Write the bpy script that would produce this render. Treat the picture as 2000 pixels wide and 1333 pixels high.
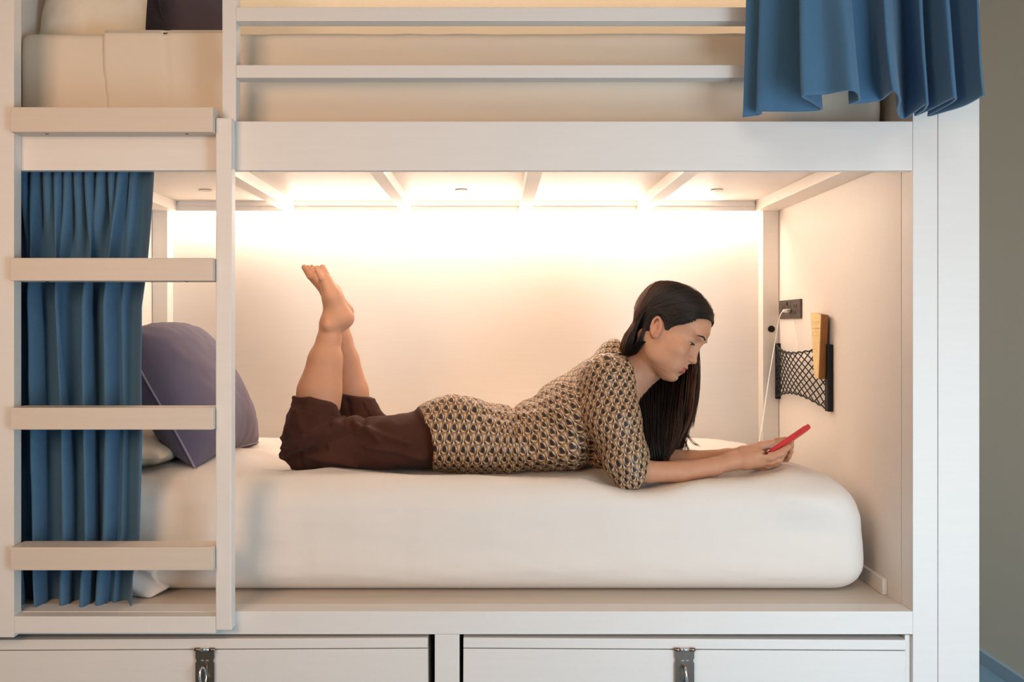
import bpy, bmesh, math, random
import numpy as np
from mathutils import Vector, Matrix

random.seed(7); rng = np.random.default_rng(7)
sc = bpy.context.scene
C = sc.collection
for o in list(bpy.data.objects): bpy.data.objects.remove(o)

# ------------------------------------------------------------------ camera
F = 1742.5            # focal length in pixels of the 2000 px wide frame
D0 = 2.05             # distance camera - front plane of the bunk (y = 0)
H = 1.13              # camera height
VX, VY = 967.0, 640.0
cd = bpy.data.cameras.new('camera'); cam = bpy.data.objects.new('camera', cd); C.objects.link(cam)
cam.location = (0, -D0, H); cam.rotation_euler = (math.pi/2, 0, 0)
cd.sensor_width = 36; cd.lens = F/2000*36
cd.shift_x = (1000-VX)/2000; cd.shift_y = -(666.5-VY)/2000
cd.clip_start = .05
sc.camera = cam

def W(px, py, Y):
    d = D0+Y
    return np.array([(px-VX)*d/F, Y, H-(py-VY)*d/F])
def XP(px, Y): return (px-VX)*(D0+Y)/F
def ZP(py, Y): return H-(py-VY)*(D0+Y)/F

# ------------------------------------------------------------------ light
sc.view_settings.view_transform = 'Standard'; sc.view_settings.look = 'None'
sc.view_settings.gamma = 1; sc.view_settings.use_curve_mapping = False
sc.view_settings.exposure = 0.0
w = bpy.data.worlds.new('world'); sc.world = w; w.use_nodes = True
w.node_tree.nodes['Background'].inputs[0].default_value = (1.0, .90, .80, 1)
w.node_tree.nodes['Background'].inputs[1].default_value = 0.17

def area(name, loc, target, sx, sy, power, col):
    l = bpy.data.lights.new(name, 'AREA'); l.shape = 'RECTANGLE'; l.size = sx; l.size_y = sy
    l.energy = power; l.color = col
    o = bpy.data.objects.new(name, l); C.objects.link(o); o.location = loc
    d = Vector(target)-Vector(loc)
    o.rotation_euler = d.to_track_quat('-Z', 'Y').to_euler()
    return o
WARM = (1.0, .77, .62)
# daylight through the window of the room, to the right and in front of the bunk
area('window_daylight', (1.35, -1.75, .70), (.88, 0, .70), .9, 1.2, 35, (.74, .88, 1.0))
# unseen fill from overhead, added to brighten the right wall
area('overhead_fill', (.7, -2.3, 2.7), (.8, -2.0, 0), .9, .9, 14, (1.0, .92, .82))
area('right_wall_fill', (1.30, 2.9, 1.2), (1.55, .9, 1.0), .5, 1.4, 19, (1.0, .94, .85))  # second added fill, hidden behind the bunk, lifts the right wall
# warm room lamp on the left
area('room_lamp', (-1.15, -1.9, 1.5), (-.75, 0, .95), .8, .8, 22, (1.0, .62, .38))
# LED strip of the lower bunk, in the cove behind the rear ledger
area('led_cove_light', (-.10, .985, H+.405), (-.10, 1.002, H-.2), 1.98, .014, 8.8, WARM)
area('ceiling_fill_rear', (-.02, .95, H+.385), (-.02, .5, H+.46), 1.5, .02, 5, WARM)  # added fill in front of the ledger, whitens the bunk ceiling
area('ceiling_fill_front', (-.10, .085, H+.385), (-.10, .5, H+.40), 1.5, .02, 3.5, (1.0, .81, .66))  # added fill hidden by the front rail, also for the ceiling
# LED strip of the upper bunk
area('led_upper_light', (-.10, .97, H+1.35), (-.10, .7, H+.7), 1.98, .03, 10, (1.0, .72, .44))

# ------------------------------------------------------------------ materials
def lin(c):
    return tuple(((x/255)/12.92 if x/255 <= .04045 else ((x/255+.055)/1.055)**2.4) for x in c)
class Ex:
    """tiny expression wrapper over math nodes"""
    def __init__(s, nt, v): s.nt = nt; s.v = v
    def _op(s, op, *o):
        n = s.nt.nodes.new('ShaderNodeMath'); n.operation = op
        for i, x in enumerate((s,)+o):
            if isinstance(x, Ex): x = x.v
            if isinstance(x, (int, float)): n.inputs[i].default_value = x
            else: s.nt.links.new(x, n.inputs[i])
        return Ex(s.nt, n.outputs[0])
    def __add__(s, o): return s._op('ADD', o)
    def __sub__(s, o): return s._op('SUBTRACT', o)
    def __mul__(s, o): return s._op('MULTIPLY', o)
    def __truediv__(s, o): return s._op('DIVIDE', o)
    def lt(s, o): return s._op('LESS_THAN', o)
    def gt(s, o): return s._op('GREATER_THAN', o)
    def abs(s): return s._op('ABSOLUTE')
    def floor(s): return s._op('FLOOR')
    def fract(s): return s._op('FRACT')
    def sqrt(s): return s._op('SQRT')
    def max(s, o): return s._op('MAXIMUM', o)

def mat(name, col, rough=.6, metal=0, bump=0, bscale=200, var=0, vscale=(3,3,3), col2=None, spec=.5, sss=0, sheen=0, weave=0, emit=None):
    m = bpy.data.materials.new(name); m.use_nodes = True; nt = m.node_tree
    b = nt.nodes['Principled BSDF']
    b.inputs['Base Color'].default_value = (*col, 1); b.inputs['Roughness'].default_value = rough
    b.inputs['Metallic'].default_value = metal; b.inputs['Specular IOR Level'].default_value = spec
    if sheen:
        b.inputs['Sheen Weight'].default_value = sheen; b.inputs['Sheen Roughness'].default_value = .5
    if sss:
        b.inputs['Subsurface Weight'].default_value = sss; b.inputs['Subsurface Radius'].default_value = (.012, .005, .003)
        b.inputs['Subsurface Scale'].default_value = 1
    tc = nt.nodes.new('ShaderNodeTexCoord')
    if var:
        mp = nt.nodes.new('ShaderNodeMapping'); mp.inputs['Scale'].default_value = vscale
        nt.links.new(tc.outputs['Object'], mp.inputs['Vector'])
        n = nt.nodes.new('ShaderNodeTexNoise'); n.inputs['Scale'].default_value = 1; n.inputs['Detail'].default_value = 4
        nt.links.new(mp.outputs[0], n.inputs['Vector'])
        mx = nt.nodes.new('ShaderNodeMix'); mx.data_type = 'RGBA'
        c2 = col2 or tuple(c*(1-var) for c in col)
        mx.inputs[6].default_value = (*col, 1); mx.inputs[7].default_value = (*c2, 1)
        nt.links.new(n.outputs[0], mx.inputs[0]); nt.links.new(mx.outputs[2], b.inputs['Base Color'])
    h = None
    if weave:
        s = nt.nodes.new('ShaderNodeSeparateXYZ'); nt.links.new(tc.outputs['Object'], s.inputs[0])
        x = Ex(nt, s.outputs[0])*(weave*2*math.pi); z = Ex(nt, s.outputs[2])*(weave*2*math.pi)
        n2 = nt.nodes.new('ShaderNodeTexNoise'); n2.inputs['Scale'].default_value = 500
        nt.links.new(tc.outputs['Object'], n2.inputs['Vector'])
        h = (x._op('SINE')*z._op('SINE'))*.5 + Ex(nt, n2.outputs[0])
        hv = h.v
    elif bump:
        n2 = nt.nodes.new('ShaderNodeTexNoise'); n2.inputs['Scale'].default_value = bscale; n2.inputs['Detail'].default_value = 3
        nt.links.new(tc.outputs['Object'], n2.inputs['Vector']); hv = n2.outputs[0]
    if bump:
        bp = nt.nodes.new('ShaderNodeBump'); bp.inputs['Strength'].default_value = bump; bp.inputs['Distance'].default_value = .002
        nt.links.new(hv, bp.inputs['Height']); nt.links.new(bp.outputs[0], b.inputs['Normal'])
    if emit:
        b.inputs['Emission Color'].default_value = (*emit[0], 1); b.inputs['Emission Strength'].default_value = emit[1]
    return m

M = {}
M['wood'] = mat('pale_laminate', (.74, .71, .675), .55, var=.06, vscale=(6, 60, 90), bump=.12, bscale=350)
M['panel'] = mat('pale_oak_panel', (.76, .715, .66), .6, var=.07, vscale=(5, 60, 160), bump=.05, bscale=400)
M['oak'] = mat('step_oak', (.66, .575, .49), .55, var=.10, vscale=(6, 90, 140), bump=.12, bscale=350)
M['ceil'] = mat('ceiling_laminate', (.80, .74, .67), .5, var=.05, vscale=(5, 30, 30))
M['seam'] = mat('drawer_gap_shade', (.03, .025, .02), .9)  # near-black drawer bay lining stands in for shade in the gaps
M['sheet'] = mat('white_sheet', (.72, .67, .615), .8, bump=.2, bscale=500, sheen=.08)
M['usheet_lit'] = mat('upper_sheet_warm_lit', (.74, .65, .54), .85, bump=.25, bscale=700, sheen=.1)  # white sheet; warm light is put into its base colour
M['curtain'] = mat('blue_curtain', lin((66, 110, 144)), .85, bump=.32, sheen=.15, weave=330, var=.18, vscale=(30, 30, 4))
M['grey'] = mat('grey_violet_linen', lin((98, 90, 110)), .9, bump=.3, sheen=.15, weave=400, var=.15, vscale=(20, 20, 20))
M['greypipe'] = mat('grey_piping', lin((140, 132, 150)), .8)
M['dark'] = mat('dark_linen', lin((78, 70, 84)), .9, bump=.4, sheen=.3, weave=400)
M['cream'] = mat('cream_cotton', (.74, .66, .54), .85, bump=.25, bscale=600)
M['short'] = mat('brown_linen', lin((74, 43, 33)), .9, bump=.4, sheen=.04, spec=.15, weave=350, var=.25, vscale=(120, 120, 20))
M['black'] = mat('black_plastic', (.008, .008, .009), .5, spec=.25)
M['outlet'] = mat('brown_grey_outlet', lin((72, 60, 54)), .5)
M['outdark'] = mat('outlet_holes', (.01, .008, .008), .7)
M['cable'] = mat('white_cable', (.85, .83, .80), .4)
M['red'] = mat('red_phone_case', lin((190, 22, 20)), .35)
M['screen'] = mat('phone_screen', (.02, .02, .025), .1, emit=((.75, .85, 1.0), .9))
M['book'] = mat('yellow_book_cover', lin((236, 212, 156)), .6, var=.5, vscale=(90, 90, 90), col2=lin((200, 172, 110)))
M['spine'] = mat('brown_book_spine', lin((150, 96, 44)), .6, var=.4, vscale=(30, 30, 30))
M['metal'] = mat('brown_steel', lin((150, 128, 112)), .28, metal=1, var=.2, vscale=(60, 60, 60))
M['chrome'] = mat('chrome', (.8, .78, .76), .15, metal=1)
M['wallp'] = mat('grey_green_wall_paint', lin((214, 206, 190)), .9, var=.05, vscale=(2, 2, 2), bump=.1, bscale=300)
M['carpet'] = mat('blue_carpet', lin((124, 164, 190)), .95, bump=.6, bscale=500, var=.15, vscale=(200, 200, 200))
M['bbase'] = mat('pale_blue_baseboard', lin((150, 178, 196)), .6)
M['ledp'] = mat('led_diffuser', (.9, .8, .6), .5, emit=((1.0, .78, .52), 6))
M['eye'] = mat('eye_white', (.50, .46, .42), .2)
M['iris'] = mat('dark_iris', (.03, .015, .01), .15)
M['brow'] = mat('brow_hair', (.018, .010, .008), .8)
M['ground'] = mat('outer_shell', (.6, .57, .53), .8)

def hair_material():
    m = mat('dark_brown_hair', (.010, .006, .004), .46, spec=.28)
    nt = m.node_tree; b = nt.nodes['Principled BSDF']
    a = nt.nodes.new('ShaderNodeAttribute'); a.attribute_name = 'tint'
    r = nt.nodes.new('ShaderNodeValToRGB'); e = r.color_ramp.elements
    e[0].position = 0; e[0].color = (.005, .003, .002, 1); e[1].position = 1; e[1].color = (.13, .045, .018, 1)
    nt.links.new(a.outputs['Fac'], r.inputs[0]); nt.links.new(r.outputs[0], b.inputs['Base Color'])
    b.inputs['Transmission Weight'].default_value = 0
    return m
M['hair'] = hair_material()

def skin_material():
    m = mat('skin', (.5, .27, .17), .52, sss=.12, bump=.08, bscale=900, spec=.32)
    nt = m.node_tree; b = nt.nodes['Principled BSDF']
    a = nt.nodes.new('ShaderNodeAttribute'); a.attribute_name = 'tint'
    n = nt.nodes.new('ShaderNodeTexNoise'); n.inputs['Scale'].default_value = 40
    tc = nt.nodes.new('ShaderNodeTexCoord'); nt.links.new(tc.outputs['Object'], n.inputs['Vector'])
    mx = nt.nodes.new('ShaderNodeMix'); mx.data_type = 'RGBA'
    mx.inputs[6].default_value = (.54, .275, .165, 1); mx.inputs[7].default_value = (.47, .23, .13, 1)
    nt.links.new(n.outputs[0], mx.inputs[0])
    m2 = nt.nodes.new('ShaderNodeMix'); m2.data_type = 'RGBA'; m2.inputs[7].default_value = (.34, .085, .07, 1)
    nt.links.new(a.outputs['Fac'], m2.inputs[0]); nt.links.new(mx.outputs[2], m2.inputs[6])
    nt.links.new(m2.outputs[2], b.inputs['Base Color'])
    return m
M['skin'] = skin_material()

def blouse_material():
    m = mat('geometric_print', (.5, .4, .3), .55, spec=.4)
    nt = m.node_tree; b = nt.nodes['Principled BSDF']
    uv = nt.nodes.new('ShaderNodeUVMap'); uv.uv_map = 'UVMap'
    s = nt.nodes.new('ShaderNodeSeparateXYZ'); nt.links.new(uv.outputs[0], s.inputs[0])
    u = Ex(nt, s.outputs[0])*(1/.0245); v = Ex(nt, s.outputs[1])*(1/.0195)
    row = v.floor(); u = u + row*.5
    cu = u.fract()-.5; cv = v.fract()-.5
    a = cu.abs(); c = cv.abs()
    def mix(fac, A, B):
        n = nt.nodes.new('ShaderNodeMix'); n.data_type = 'RGBA'
        nt.links.new(fac.v, n.inputs[0])
        for k, x in ((6, A), (7, B)):
            if isinstance(x, tuple): n.inputs[k].default_value = (*x, 1)
            else: nt.links.new(x, n.inputs[k])
        return n.outputs[2]
    dark = (.045, .020, .012); cream = (.50, .37, .255); ochre = (.46, .26, .05); black = (.010, .007, .007); tan = (.24, .13, .08); grey = (.55, .48, .41); dark2 = (.10, .045, .022); tan2 = (.30, .18, .11)
    col = mix(c.gt(.455), dark, tan)
    tri = (a*-1+.5).lt((cv*-1+.38)*.25)*cv.gt(-.44)     # upright triangles between the motifs
    col = mix(tri, col, cream)
    col = mix(tri*cu.gt(0), col, tan2)
    tri2 = (a*-1+.5).lt((cv-.16)*.34)
    col = mix(tri2, col, grey)
    r = (a*(1/.36)).max(c*(1/.44)).max((a*(1/.36)+c*(1/.44))*.70)
    col = mix(r.lt(1.0), col, ochre)
    col = mix(r.lt(.88), col, dark2)
    col = mix(r.lt(.88)*(cv-cu*.5).gt(.27), col, cream)
    col = mix(r.lt(.88)*(cu*-1-cv*.4).gt(.235), col, tan)
    col = mix(r.lt(.88)*(cu-cv*.3).gt(.26), col, grey)
    sq = ((cu-.01).abs()*(1/.15)).max((cv+.05).abs()*(1/.23)).lt(1.0)
    col = mix(sq, col, black)
    nt.links.new(col, b.inputs['Base Color'])
    return m
M['blouse'] = blouse_material()

# ------------------------------------------------------------------ object helpers
def link(me, name, m, parent=None):
    o = bpy.data.objects.new(name, me); C.objects.link(o)
    if m is not None and len(me.materials) == 0: me.materials.append(m)
    if parent is not None:
        o.parent = parent; o.matrix_parent_inverse = Matrix.Translation(-Vector(base_of(parent)))
    return o
_base = {}
def base_of(o):
    return _base.get(o.name, (0, 0, 0))
def empty(name, loc, label, cat, group=None):
    o = bpy.data.objects.new(name, None); C.objects.link(o); o.location = loc
    _base[o.name] = tuple(loc)
    o['label'] = label; o['category'] = cat
    if group: o['group'] = group
    return o
def tag(o, label, cat, group=None):
    o['label'] = label; o['category'] = cat
    if group: o['group'] = group
    return o
def struct(o): o['kind'] = 'structure'; return o

def box(name, x0, x1, y0, y1, z0, z1, m, parent=None, bev=.0015, rot=None, seg=2):
    bm = bmesh.new(); bmesh.ops.create_cube(bm, size=1)
    for v in bm.verts:
        v.co = Vector((x0+(v.co.x+.5)*(x1-x0), y0+(v.co.y+.5)*(y1-y0), z0+(v.co.z+.5)*(z1-z0)))
    if bev: bmesh.ops.bevel(bm, geom=bm.edges[:], offset=bev, segments=seg, affect='EDGES', profile=.6)
    if rot:   # (pivot, axis, angle)
        bmesh.ops.rotate(bm, verts=bm.verts, cent=rot[0], matrix=Matrix.Rotation(rot[2], 3, rot[1]))
    me = bpy.data.meshes.new(name); bm.to_mesh(me); bm.free()
    return link(me, name, m, parent)

def mesh_np(name, V, Fc, m, parent=None, smooth=True, mats=None, midx=None):
    me = bpy.data.meshes.new(name)
    V = np.asarray(V, dtype=np.float32); Fc = np.asarray(Fc, dtype=np.int32)
    k = Fc.shape[1]
    me.vertices.add(len(V)); me.vertices.foreach_set('co', V.ravel())
    me.loops.add(Fc.size); me.loops.foreach_set('vertex_index', Fc.ravel())
    me.polygons.add(len(Fc)); me.polygons.foreach_set('loop_start', np.arange(0, Fc.size, k, dtype=np.int32))
    me.polygons.foreach_set('loop_total', np.full(len(Fc), k, dtype=np.int32))
    if mats:
        for q in mats: me.materials.append(q)
        me.polygons.foreach_set('material_index', np.asarray(midx, dtype=np.int32))
    if smooth: me.polygons.foreach_set('use_smooth', np.ones(len(Fc), dtype=bool))
    me.update(calc_edges=True); me.validate()
    return link(me, name, m, parent)

def merge_np(parts):
    Vs, Fs, n = [], [], 0
    for V, Fc in parts:
        Vs.append(V); Fs.append(np.asarray(Fc)+n); n += len(V)
    return np.concatenate(Vs), np.concatenate(Fs)

def tube_np(P, R, sides=8, cap=True):
    """tube along the polyline P with radius R (scalar or per point) -> quads"""
    P = np.asarray(P, float); n = len(P); R = np.broadcast_to(np.asarray(R, float), (n,))
    T = np.gradient(P, axis=0); T /= np.linalg.norm(T, axis=1)[:, None]+1e-12
    ref = np.array([.13, .97, .21]); ref /= np.linalg.norm(ref)
    N = np.zeros_like(P); a = np.cross(T[0], ref)
    if np.linalg.norm(a) < .1: a = np.cross(T[0], [1, 0, 0])
    a /= np.linalg.norm(a)
    for i in range(n):
        a = a-T[i]*a.dot(T[i]); a /= np.linalg.norm(a)+1e-12; N[i] = a
    B = np.cross(T, N)
    th = np.arange(sides)/sides*2*math.pi
    V = P[:, None]+R[:, None, None]*(np.cos(th)[None, :, None]*N[:, None]+np.sin(th)[None, :, None]*B[:, None])
    V = V.reshape(-1, 3)
    i = np.arange(n-1)[:, None]*sides; j = np.arange(sides)[None]
    Fc = np.stack([i+j, i+(j+1) % sides, i+sides+(j+1) % sides, i+sides+j], -1).reshape(-1, 4)
    if cap:
        c0 = len(V); V = np.concatenate([V, P[:1]-T[:1]*R[0]*.4, P[-1:]+T[-1:]*R[-1]*.4])
        e = (n-1)*sides
        cf = []
        for q in range(0, sides, 2):
            cf.append([c0, (q+2) % sides, (q+1) % sides, q]); cf.append([c0+1, e+q, e+(q+1) % sides, e+(q+2) % sides])
        Fc = np.concatenate([Fc, cf])
    return V, Fc

def spline(P, n):
    """Catmull-Rom through P, n samples"""
    P = np.asarray(P, float); k = len(P)
    Q = np.vstack([2*P[0]-P[1], P, 2*P[-1]-P[-2]])
    t = np.linspace(0, k-1-1e-9, n); i = t.astype(int); f = (t-i)[:, None]
    p0, p1, p2, p3 = Q[i], Q[i+1], Q[i+2], Q[i+3]
    return .5*(2*p1+(p2-p0)*f+(2*p0-5*p1+4*p2-p3)*f**2+(3*p1-p0-3*p2+p3)*f**3)

def hash3(i, j, k, s):
    n = (i*374761393+j*668265263+k*2147483647+s*974634777) & 0xffffffff
    n = ((n ^ (n >> 13))*1274126177) & 0xffffffff
    return ((n ^ (n >> 16)) & 0xffff)/65535.0
def noise(P, s=0):
    """value noise in [0,1] at points P (n,3)"""
    P = np.asarray(P); I = np.floor(P).astype(np.int64); f = P-I; f = f*f*(3-2*f)
    r = 0
    for a in (0, 1):
        for b in (0, 1):
            for c in (0, 1):
                wgt = (f[:, 0] if a else 1-f[:, 0])*(f[:, 1] if b else 1-f[:, 1])*(f[:, 2] if c else 1-f[:, 2])
                r = r+wgt*hash3(I[:, 0]+a, I[:, 1]+b, I[:, 2]+c, s)
    return r
def fbm(P, s=0, o=3):
    r, a = 0, .5
    for k in range(o): r = r+a*noise(P*2**k, s+k); a /= 2
    return r

# ------------------------------------------------------------------ implicit surface toolkit
def smin(a, b, k):
    if k <= 0: return np.minimum(a, b)
    h = np.clip(.5+.5*(b-a)/k, 0, 1)
    return b*(1-h)+a*h-k*h*(1-h)
class Field:
    def __init__(s, lo, hi, res):
        s.lo = np.array(lo, float); s.res = res
        s.n = np.ceil((np.array(hi)-s.lo)/res).astype(int)+1
        s.v = np.full(s.n, .05, np.float32)
    def _sub(s, lo, hi):
        a = np.clip(np.floor((np.array(lo)-s.lo)/s.res).astype(int), 0, s.n)
        b = np.clip(np.ceil((np.array(hi)-s.lo)/s.res).astype(int)+1, 0, s.n)
        if (b <= a).any(): return None, None
        ax = [(s.lo[q]+np.arange(a[q], b[q])*s.res).astype(np.float32) for q in range(3)]
        return tuple(slice(a[q], b[q]) for q in range(3)), (ax[0][:, None, None], ax[1][None, :, None], ax[2][None, None, :])
    def add(s, fn, lo, hi, k=0.0, mode='u'):
        pad = k+.012 if mode == 'u' else k+.004
        sl, g = s._sub(np.array(lo)-pad, np.array(hi)+pad)
        if sl is None: return
        d = fn(*g); cur = s.v[sl]
        if mode == 'u': s.v[sl] = smin(cur, d, k)
        elif mode == 's': s.v[sl] = -smin(-cur, d, k)
        elif mode == 'i': s.v[sl] = -smin(-cur, -d, k)
    def cap(s, a, b, ra, rb, k=.01, mode='u', sy=1.0):
        """tapered capsule; sy > 1 widens it along world y"""
        a = np.asarray(a, float); b = np.asarray(b, float); ab = b-a; yc = a[1]
        def fn(x, y, z):
            # scaled space along y about the axis
            A = ab.copy(); L2 = A.dot(A)+1e-12
            px, py, pz = x-a[0], y-a[1], z-a[2]
            t = np.clip((px*A[0]+py*A[1]+pz*A[2])/L2, 0, 1)
            dx, dy, dz = px-t*A[0], (py-t*A[1])/sy, pz-t*A[2]
            return np.sqrt(dx*dx+dy*dy+dz*dz)-(ra+(rb-ra)*t)
        R = max(ra, rb); lo = np.minimum(a, b)-[R, R*sy, R]; hi = np.maximum(a, b)+[R, R*sy, R]
        s.add(fn, lo, hi, k, mode)
    def chain(s, pts, rad, k=.01, mode='u', sy=1.0):
        for i in range(len(pts)-1):
            q = sy[i] if isinstance(sy, (list, tuple)) else sy
            s.cap(pts[i], pts[i+1], rad[i], rad[i+1], k if i == 0 else max(k*.5, .006), mode, q)
    def ell(s, c, r, R=None, k=.01, mode='u'):
        """ellipsoid with centre c, radii r, rotation rows R (local axes in world)"""
        c = np.asarray(c, float); r = np.asarray(r, float); R = np.eye(3) if R is None else np.asarray(R, float)
        def fn(x, y, z):
            px, py, pz = x-c[0], y-c[1], z-c[2]
            l = [(px*R[q][0]+py*R[q][1]+pz*R[q][2]) for q in range(3)]
            k0 = np.sqrt(sum((l[q]/r[q])**2 for q in range(3)))
            k1 = np.sqrt(sum((l[q]/r[q]**2)**2 for q in range(3)))+1e-9
            return k0*(k0-1)/k1
        e = np.sqrt(((R*r[:, None])**2).sum(0)); s.add(fn, c-e, c+e, k, mode)
    def mesh(s):
        v = s.v; ins = v < 0; n = v.shape
        c = [(a, b, d) for a in (0, 1) for b in (0, 1) for d in (0, 1)]
        cnt = np.zeros([q-1 for q in n], np.int8)
        for a, b, d in c: cnt += ins[a:n[0]-1+a, b:n[1]-1+b, d:n[2]-1+d]
        act = (cnt > 0) & (cnt < 8); I = np.argwhere(act)
        idx = np.full(act.shape, -1, np.int32); idx[act] = np.arange(len(I))
        vals = {q: v[I[:, 0]+q[0], I[:, 1]+q[1], I[:, 2]+q[2]] for q in c}
        acc = np.zeros((len(I), 3)); num = np.zeros(len(I))
        for q in c:
            for ax in range(3):
                if q[ax] == 0:
                    p = list(q); p[ax] = 1; p = tuple(p); a, b = vals[q], vals[p]
                    m = (a < 0) != (b < 0); t = np.where(m, a/(a-b+1e-20), 0)
                    pos = np.tile(np.array(q, float), (len(I), 1)); pos[:, ax] = t
                    acc += pos*m[:, None]; num += m
        V = s.lo+(I+acc/num[:, None])*s.res
        Fs = []
        for ax in range(3):
            u, w_ = [(1, 2), (2, 0), (0, 1)][ax]
            sl0 = [slice(1, n[q]-1) for q in range(3)]; sl1 = list(sl0)
            sl0[ax] = slice(0, n[ax]-1); sl1[ax] = slice(1, n[ax])
            a = ins[tuple(sl0)]; b = ins[tuple(sl1)]; E = np.argwhere(a != b)
            flip = a[E[:, 0], E[:, 1], E[:, 2]]
            off = np.array([1, 1, 1]); off[ax] = 0; E = E+off
            def cell(du, dw):
                Q = E.copy(); Q[:, u] -= du; Q[:, w_] -= dw
                return idx[Q[:, 0], Q[:, 1], Q[:, 2]]
            q = np.stack([cell(1, 1), cell(0, 1), cell(0, 0), cell(1, 0)], 1)
            q[~flip] = q[~flip][:, ::-1]; Fs.append(q)
        return V, np.concatenate(Fs)
def relax(V, Fc, it=2, lam=.5):
    n = len(V)
    for _ in range(it):
        A = np.zeros((n, 3)); c = np.zeros(n)
        for a in range(4):
            for b in ((a+1) % 4, (a+3) % 4):
                for q in range(3): A[:, q] += np.bincount(Fc[:, a], V[Fc[:, b], q], n)
                c += np.bincount(Fc[:, a], minlength=n)
        V = V+lam*(A/np.maximum(c, 1)[:, None]-V)
    return V
def normals(V, Fc):
    fn = np.cross(V[Fc[:, 2]]-V[Fc[:, 0]], V[Fc[:, 3]]-V[Fc[:, 1]]); N = np.zeros_like(V)
    for a in range(4):
        for q in range(3): N[:, q] += np.bincount(Fc[:, a], fn[:, q], len(V))
    return N/(np.linalg.norm(N, axis=1)[:, None]+1e-20)
def set_tint(o, t):
    at = o.data.attributes.new('tint', 'FLOAT', 'POINT'); at.data.foreach_set('value', np.asarray(t, np.float32))
#SECTION2
# ================================================================== the setting
box('floor', -2.6, 1.66, -3.2, 3.3, -.04, 0, M['carpet'], bev=0)['kind'] = 'structure'
box('wall_right', 1.645, 1.75, -3.2, 3.3, 0, 2.9, M['wallp'], bev=0)['kind'] = 'structure'
box('wall_back', -2.6, 1.645, 3.2, 3.3, 0, 2.9, M['wallp'], bev=0)['kind'] = 'structure'
box('baseboard_right', 1.628, 1.645, -3.2, 3.2, 0, .045, M['bbase'])['kind'] = 'structure'

# ================================================================== the bunk bed
WALL_R = .959; WALL_L = -1.158; BACK = 1.015; COL = .961
ZB = H+.394; ZP_ = H+.427       # beam underside, ceiling panel underside
bunk = empty('bunk_bed', (0, 0, 0), 'built-in pale laminate double bunk bed with glowing interior, filling most of the photo', 'bunk bed')
def B(name, *a, m='wood', **k): return box(name, *a, M[m], bunk, **k)
zr1, zr0 = H+.474, H+.361
B('top_rail', -1.127, .9595, 0, .022, zr0, zr1)
B('bottom_rail', -1.13, .96, 0, .058, ZP(1240, 0), ZP(1195, 0))
B('right_post', .960, 1.0170, 0, .058, 0, 2.62)
o = B('left_post', -1.42, -1.128, .002, .058, ZP(1243, 0), 2.62)
o = B('end_panel', 1.0182, 1.113, 0, 1.06, 0, 2.62)
o = B('upper_post', XP(434, 0), XP(461, 0), 0, .037, zr1-.02, 2.62)
# side walls (interior faces at WALL_L / WALL_R)
B('right_side_panel', WALL_R, 1.017, .0585, 1.045, .05, 2.62, m='panel', bev=0)
B('left_side_panel', -1.215, WALL_L, .0585, 1.045, .05, 2.62, m='panel', bev=0)
B('back_panel', WALL_L, WALL_R, BACK, BACK+.03, .05, zr1, m='panel', bev=0)
B('upper_back_panel', WALL_L, WALL_R, BACK, BACK+.03, zr1+.001, 2.62, m='panel', bev=0)
B('corner_stud', XP(1490, COL), WALL_R-.001, COL, BACK, H-.655, ZB+.033, m='panel')
B('corner_stud', WALL_L+.001, XP(327, COL), COL, BACK, H-.655, ZB+.033, m='panel')
# ceiling of the lower bunk
B('ceiling_panel', WALL_L, WALL_R, .0225, BACK, ZP_, ZP_+.018, m='ceil', bev=0)
beams = [(WALL_L+.001, -1.075), (XP(552, COL), XP(576, COL)), (XP(782, COL), XP(803, COL)), (XP(1014, COL), XP(1037, COL)),
         (XP(1244, COL), XP(1268, COL)), (.8795, WALL_R-.001)]
for a, b in beams: B('ceiling_beam', a, b, .0235, COL-.0005, ZB, ZP_, m='ceil', bev=.001)
o = B('rear_ledger', WALL_L+.001, WALL_R-.001, COL, COL+.014, ZB, ZP_, m='panel', bev=.001)
box('ledger_batten', -1.07, .875, COL-.006, COL, ZB+.016, ZP_, M['panel'], bunk, bev=.0008)
for px in (401, 901, 1400):
    x = (px-VX)*2.766/F
    bm = bmesh.new(); bmesh.ops.create_cone(bm, cap_ends=True, segments=32, radius1=.021, radius2=.018, depth=.003)
    bmesh.ops.translate(bm, verts=bm.verts, vec=(x, .716, ZP_-.0015))
    me = bpy.data.meshes.new('ceiling_plug'); bm.to_mesh(me); bm.free()
    o = link(me, 'ceiling_plug', M['oak'], bunk)
# LED profile in the cove
B('led_strip', -1.09, .89, .978, .986, H+.407, H+.415, m='ledp', bev=0)
# platform
B('platform', WALL_L, WALL_R, .0585, BACK, H-.675, H-.6545, m='oak', bev=0)
B('side_cleat', WALL_R-.0125, WALL_R-.0005, .13, 1.0, H-.654, H-.615, m='panel')
# upper deck
B('upper_platform', WALL_L, WALL_R, .0585, BACK, ZP_+.0185, zr1-.006, m='oak', bev=0)
B('upper_divider_rail', -1.128, XP(430, 0), .001, .03, zr1+.0005, zr1+.012, m='oak')
gx0, gx1 = XP(461, 0), .9595
o = B('guard_rail', gx0, gx1, 0, .038, ZP(152, 0), ZP(127, 0))
o = B('guard_rail', gx0, gx1, 0, .038, ZP(41, 0), ZP(14, 0))
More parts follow.
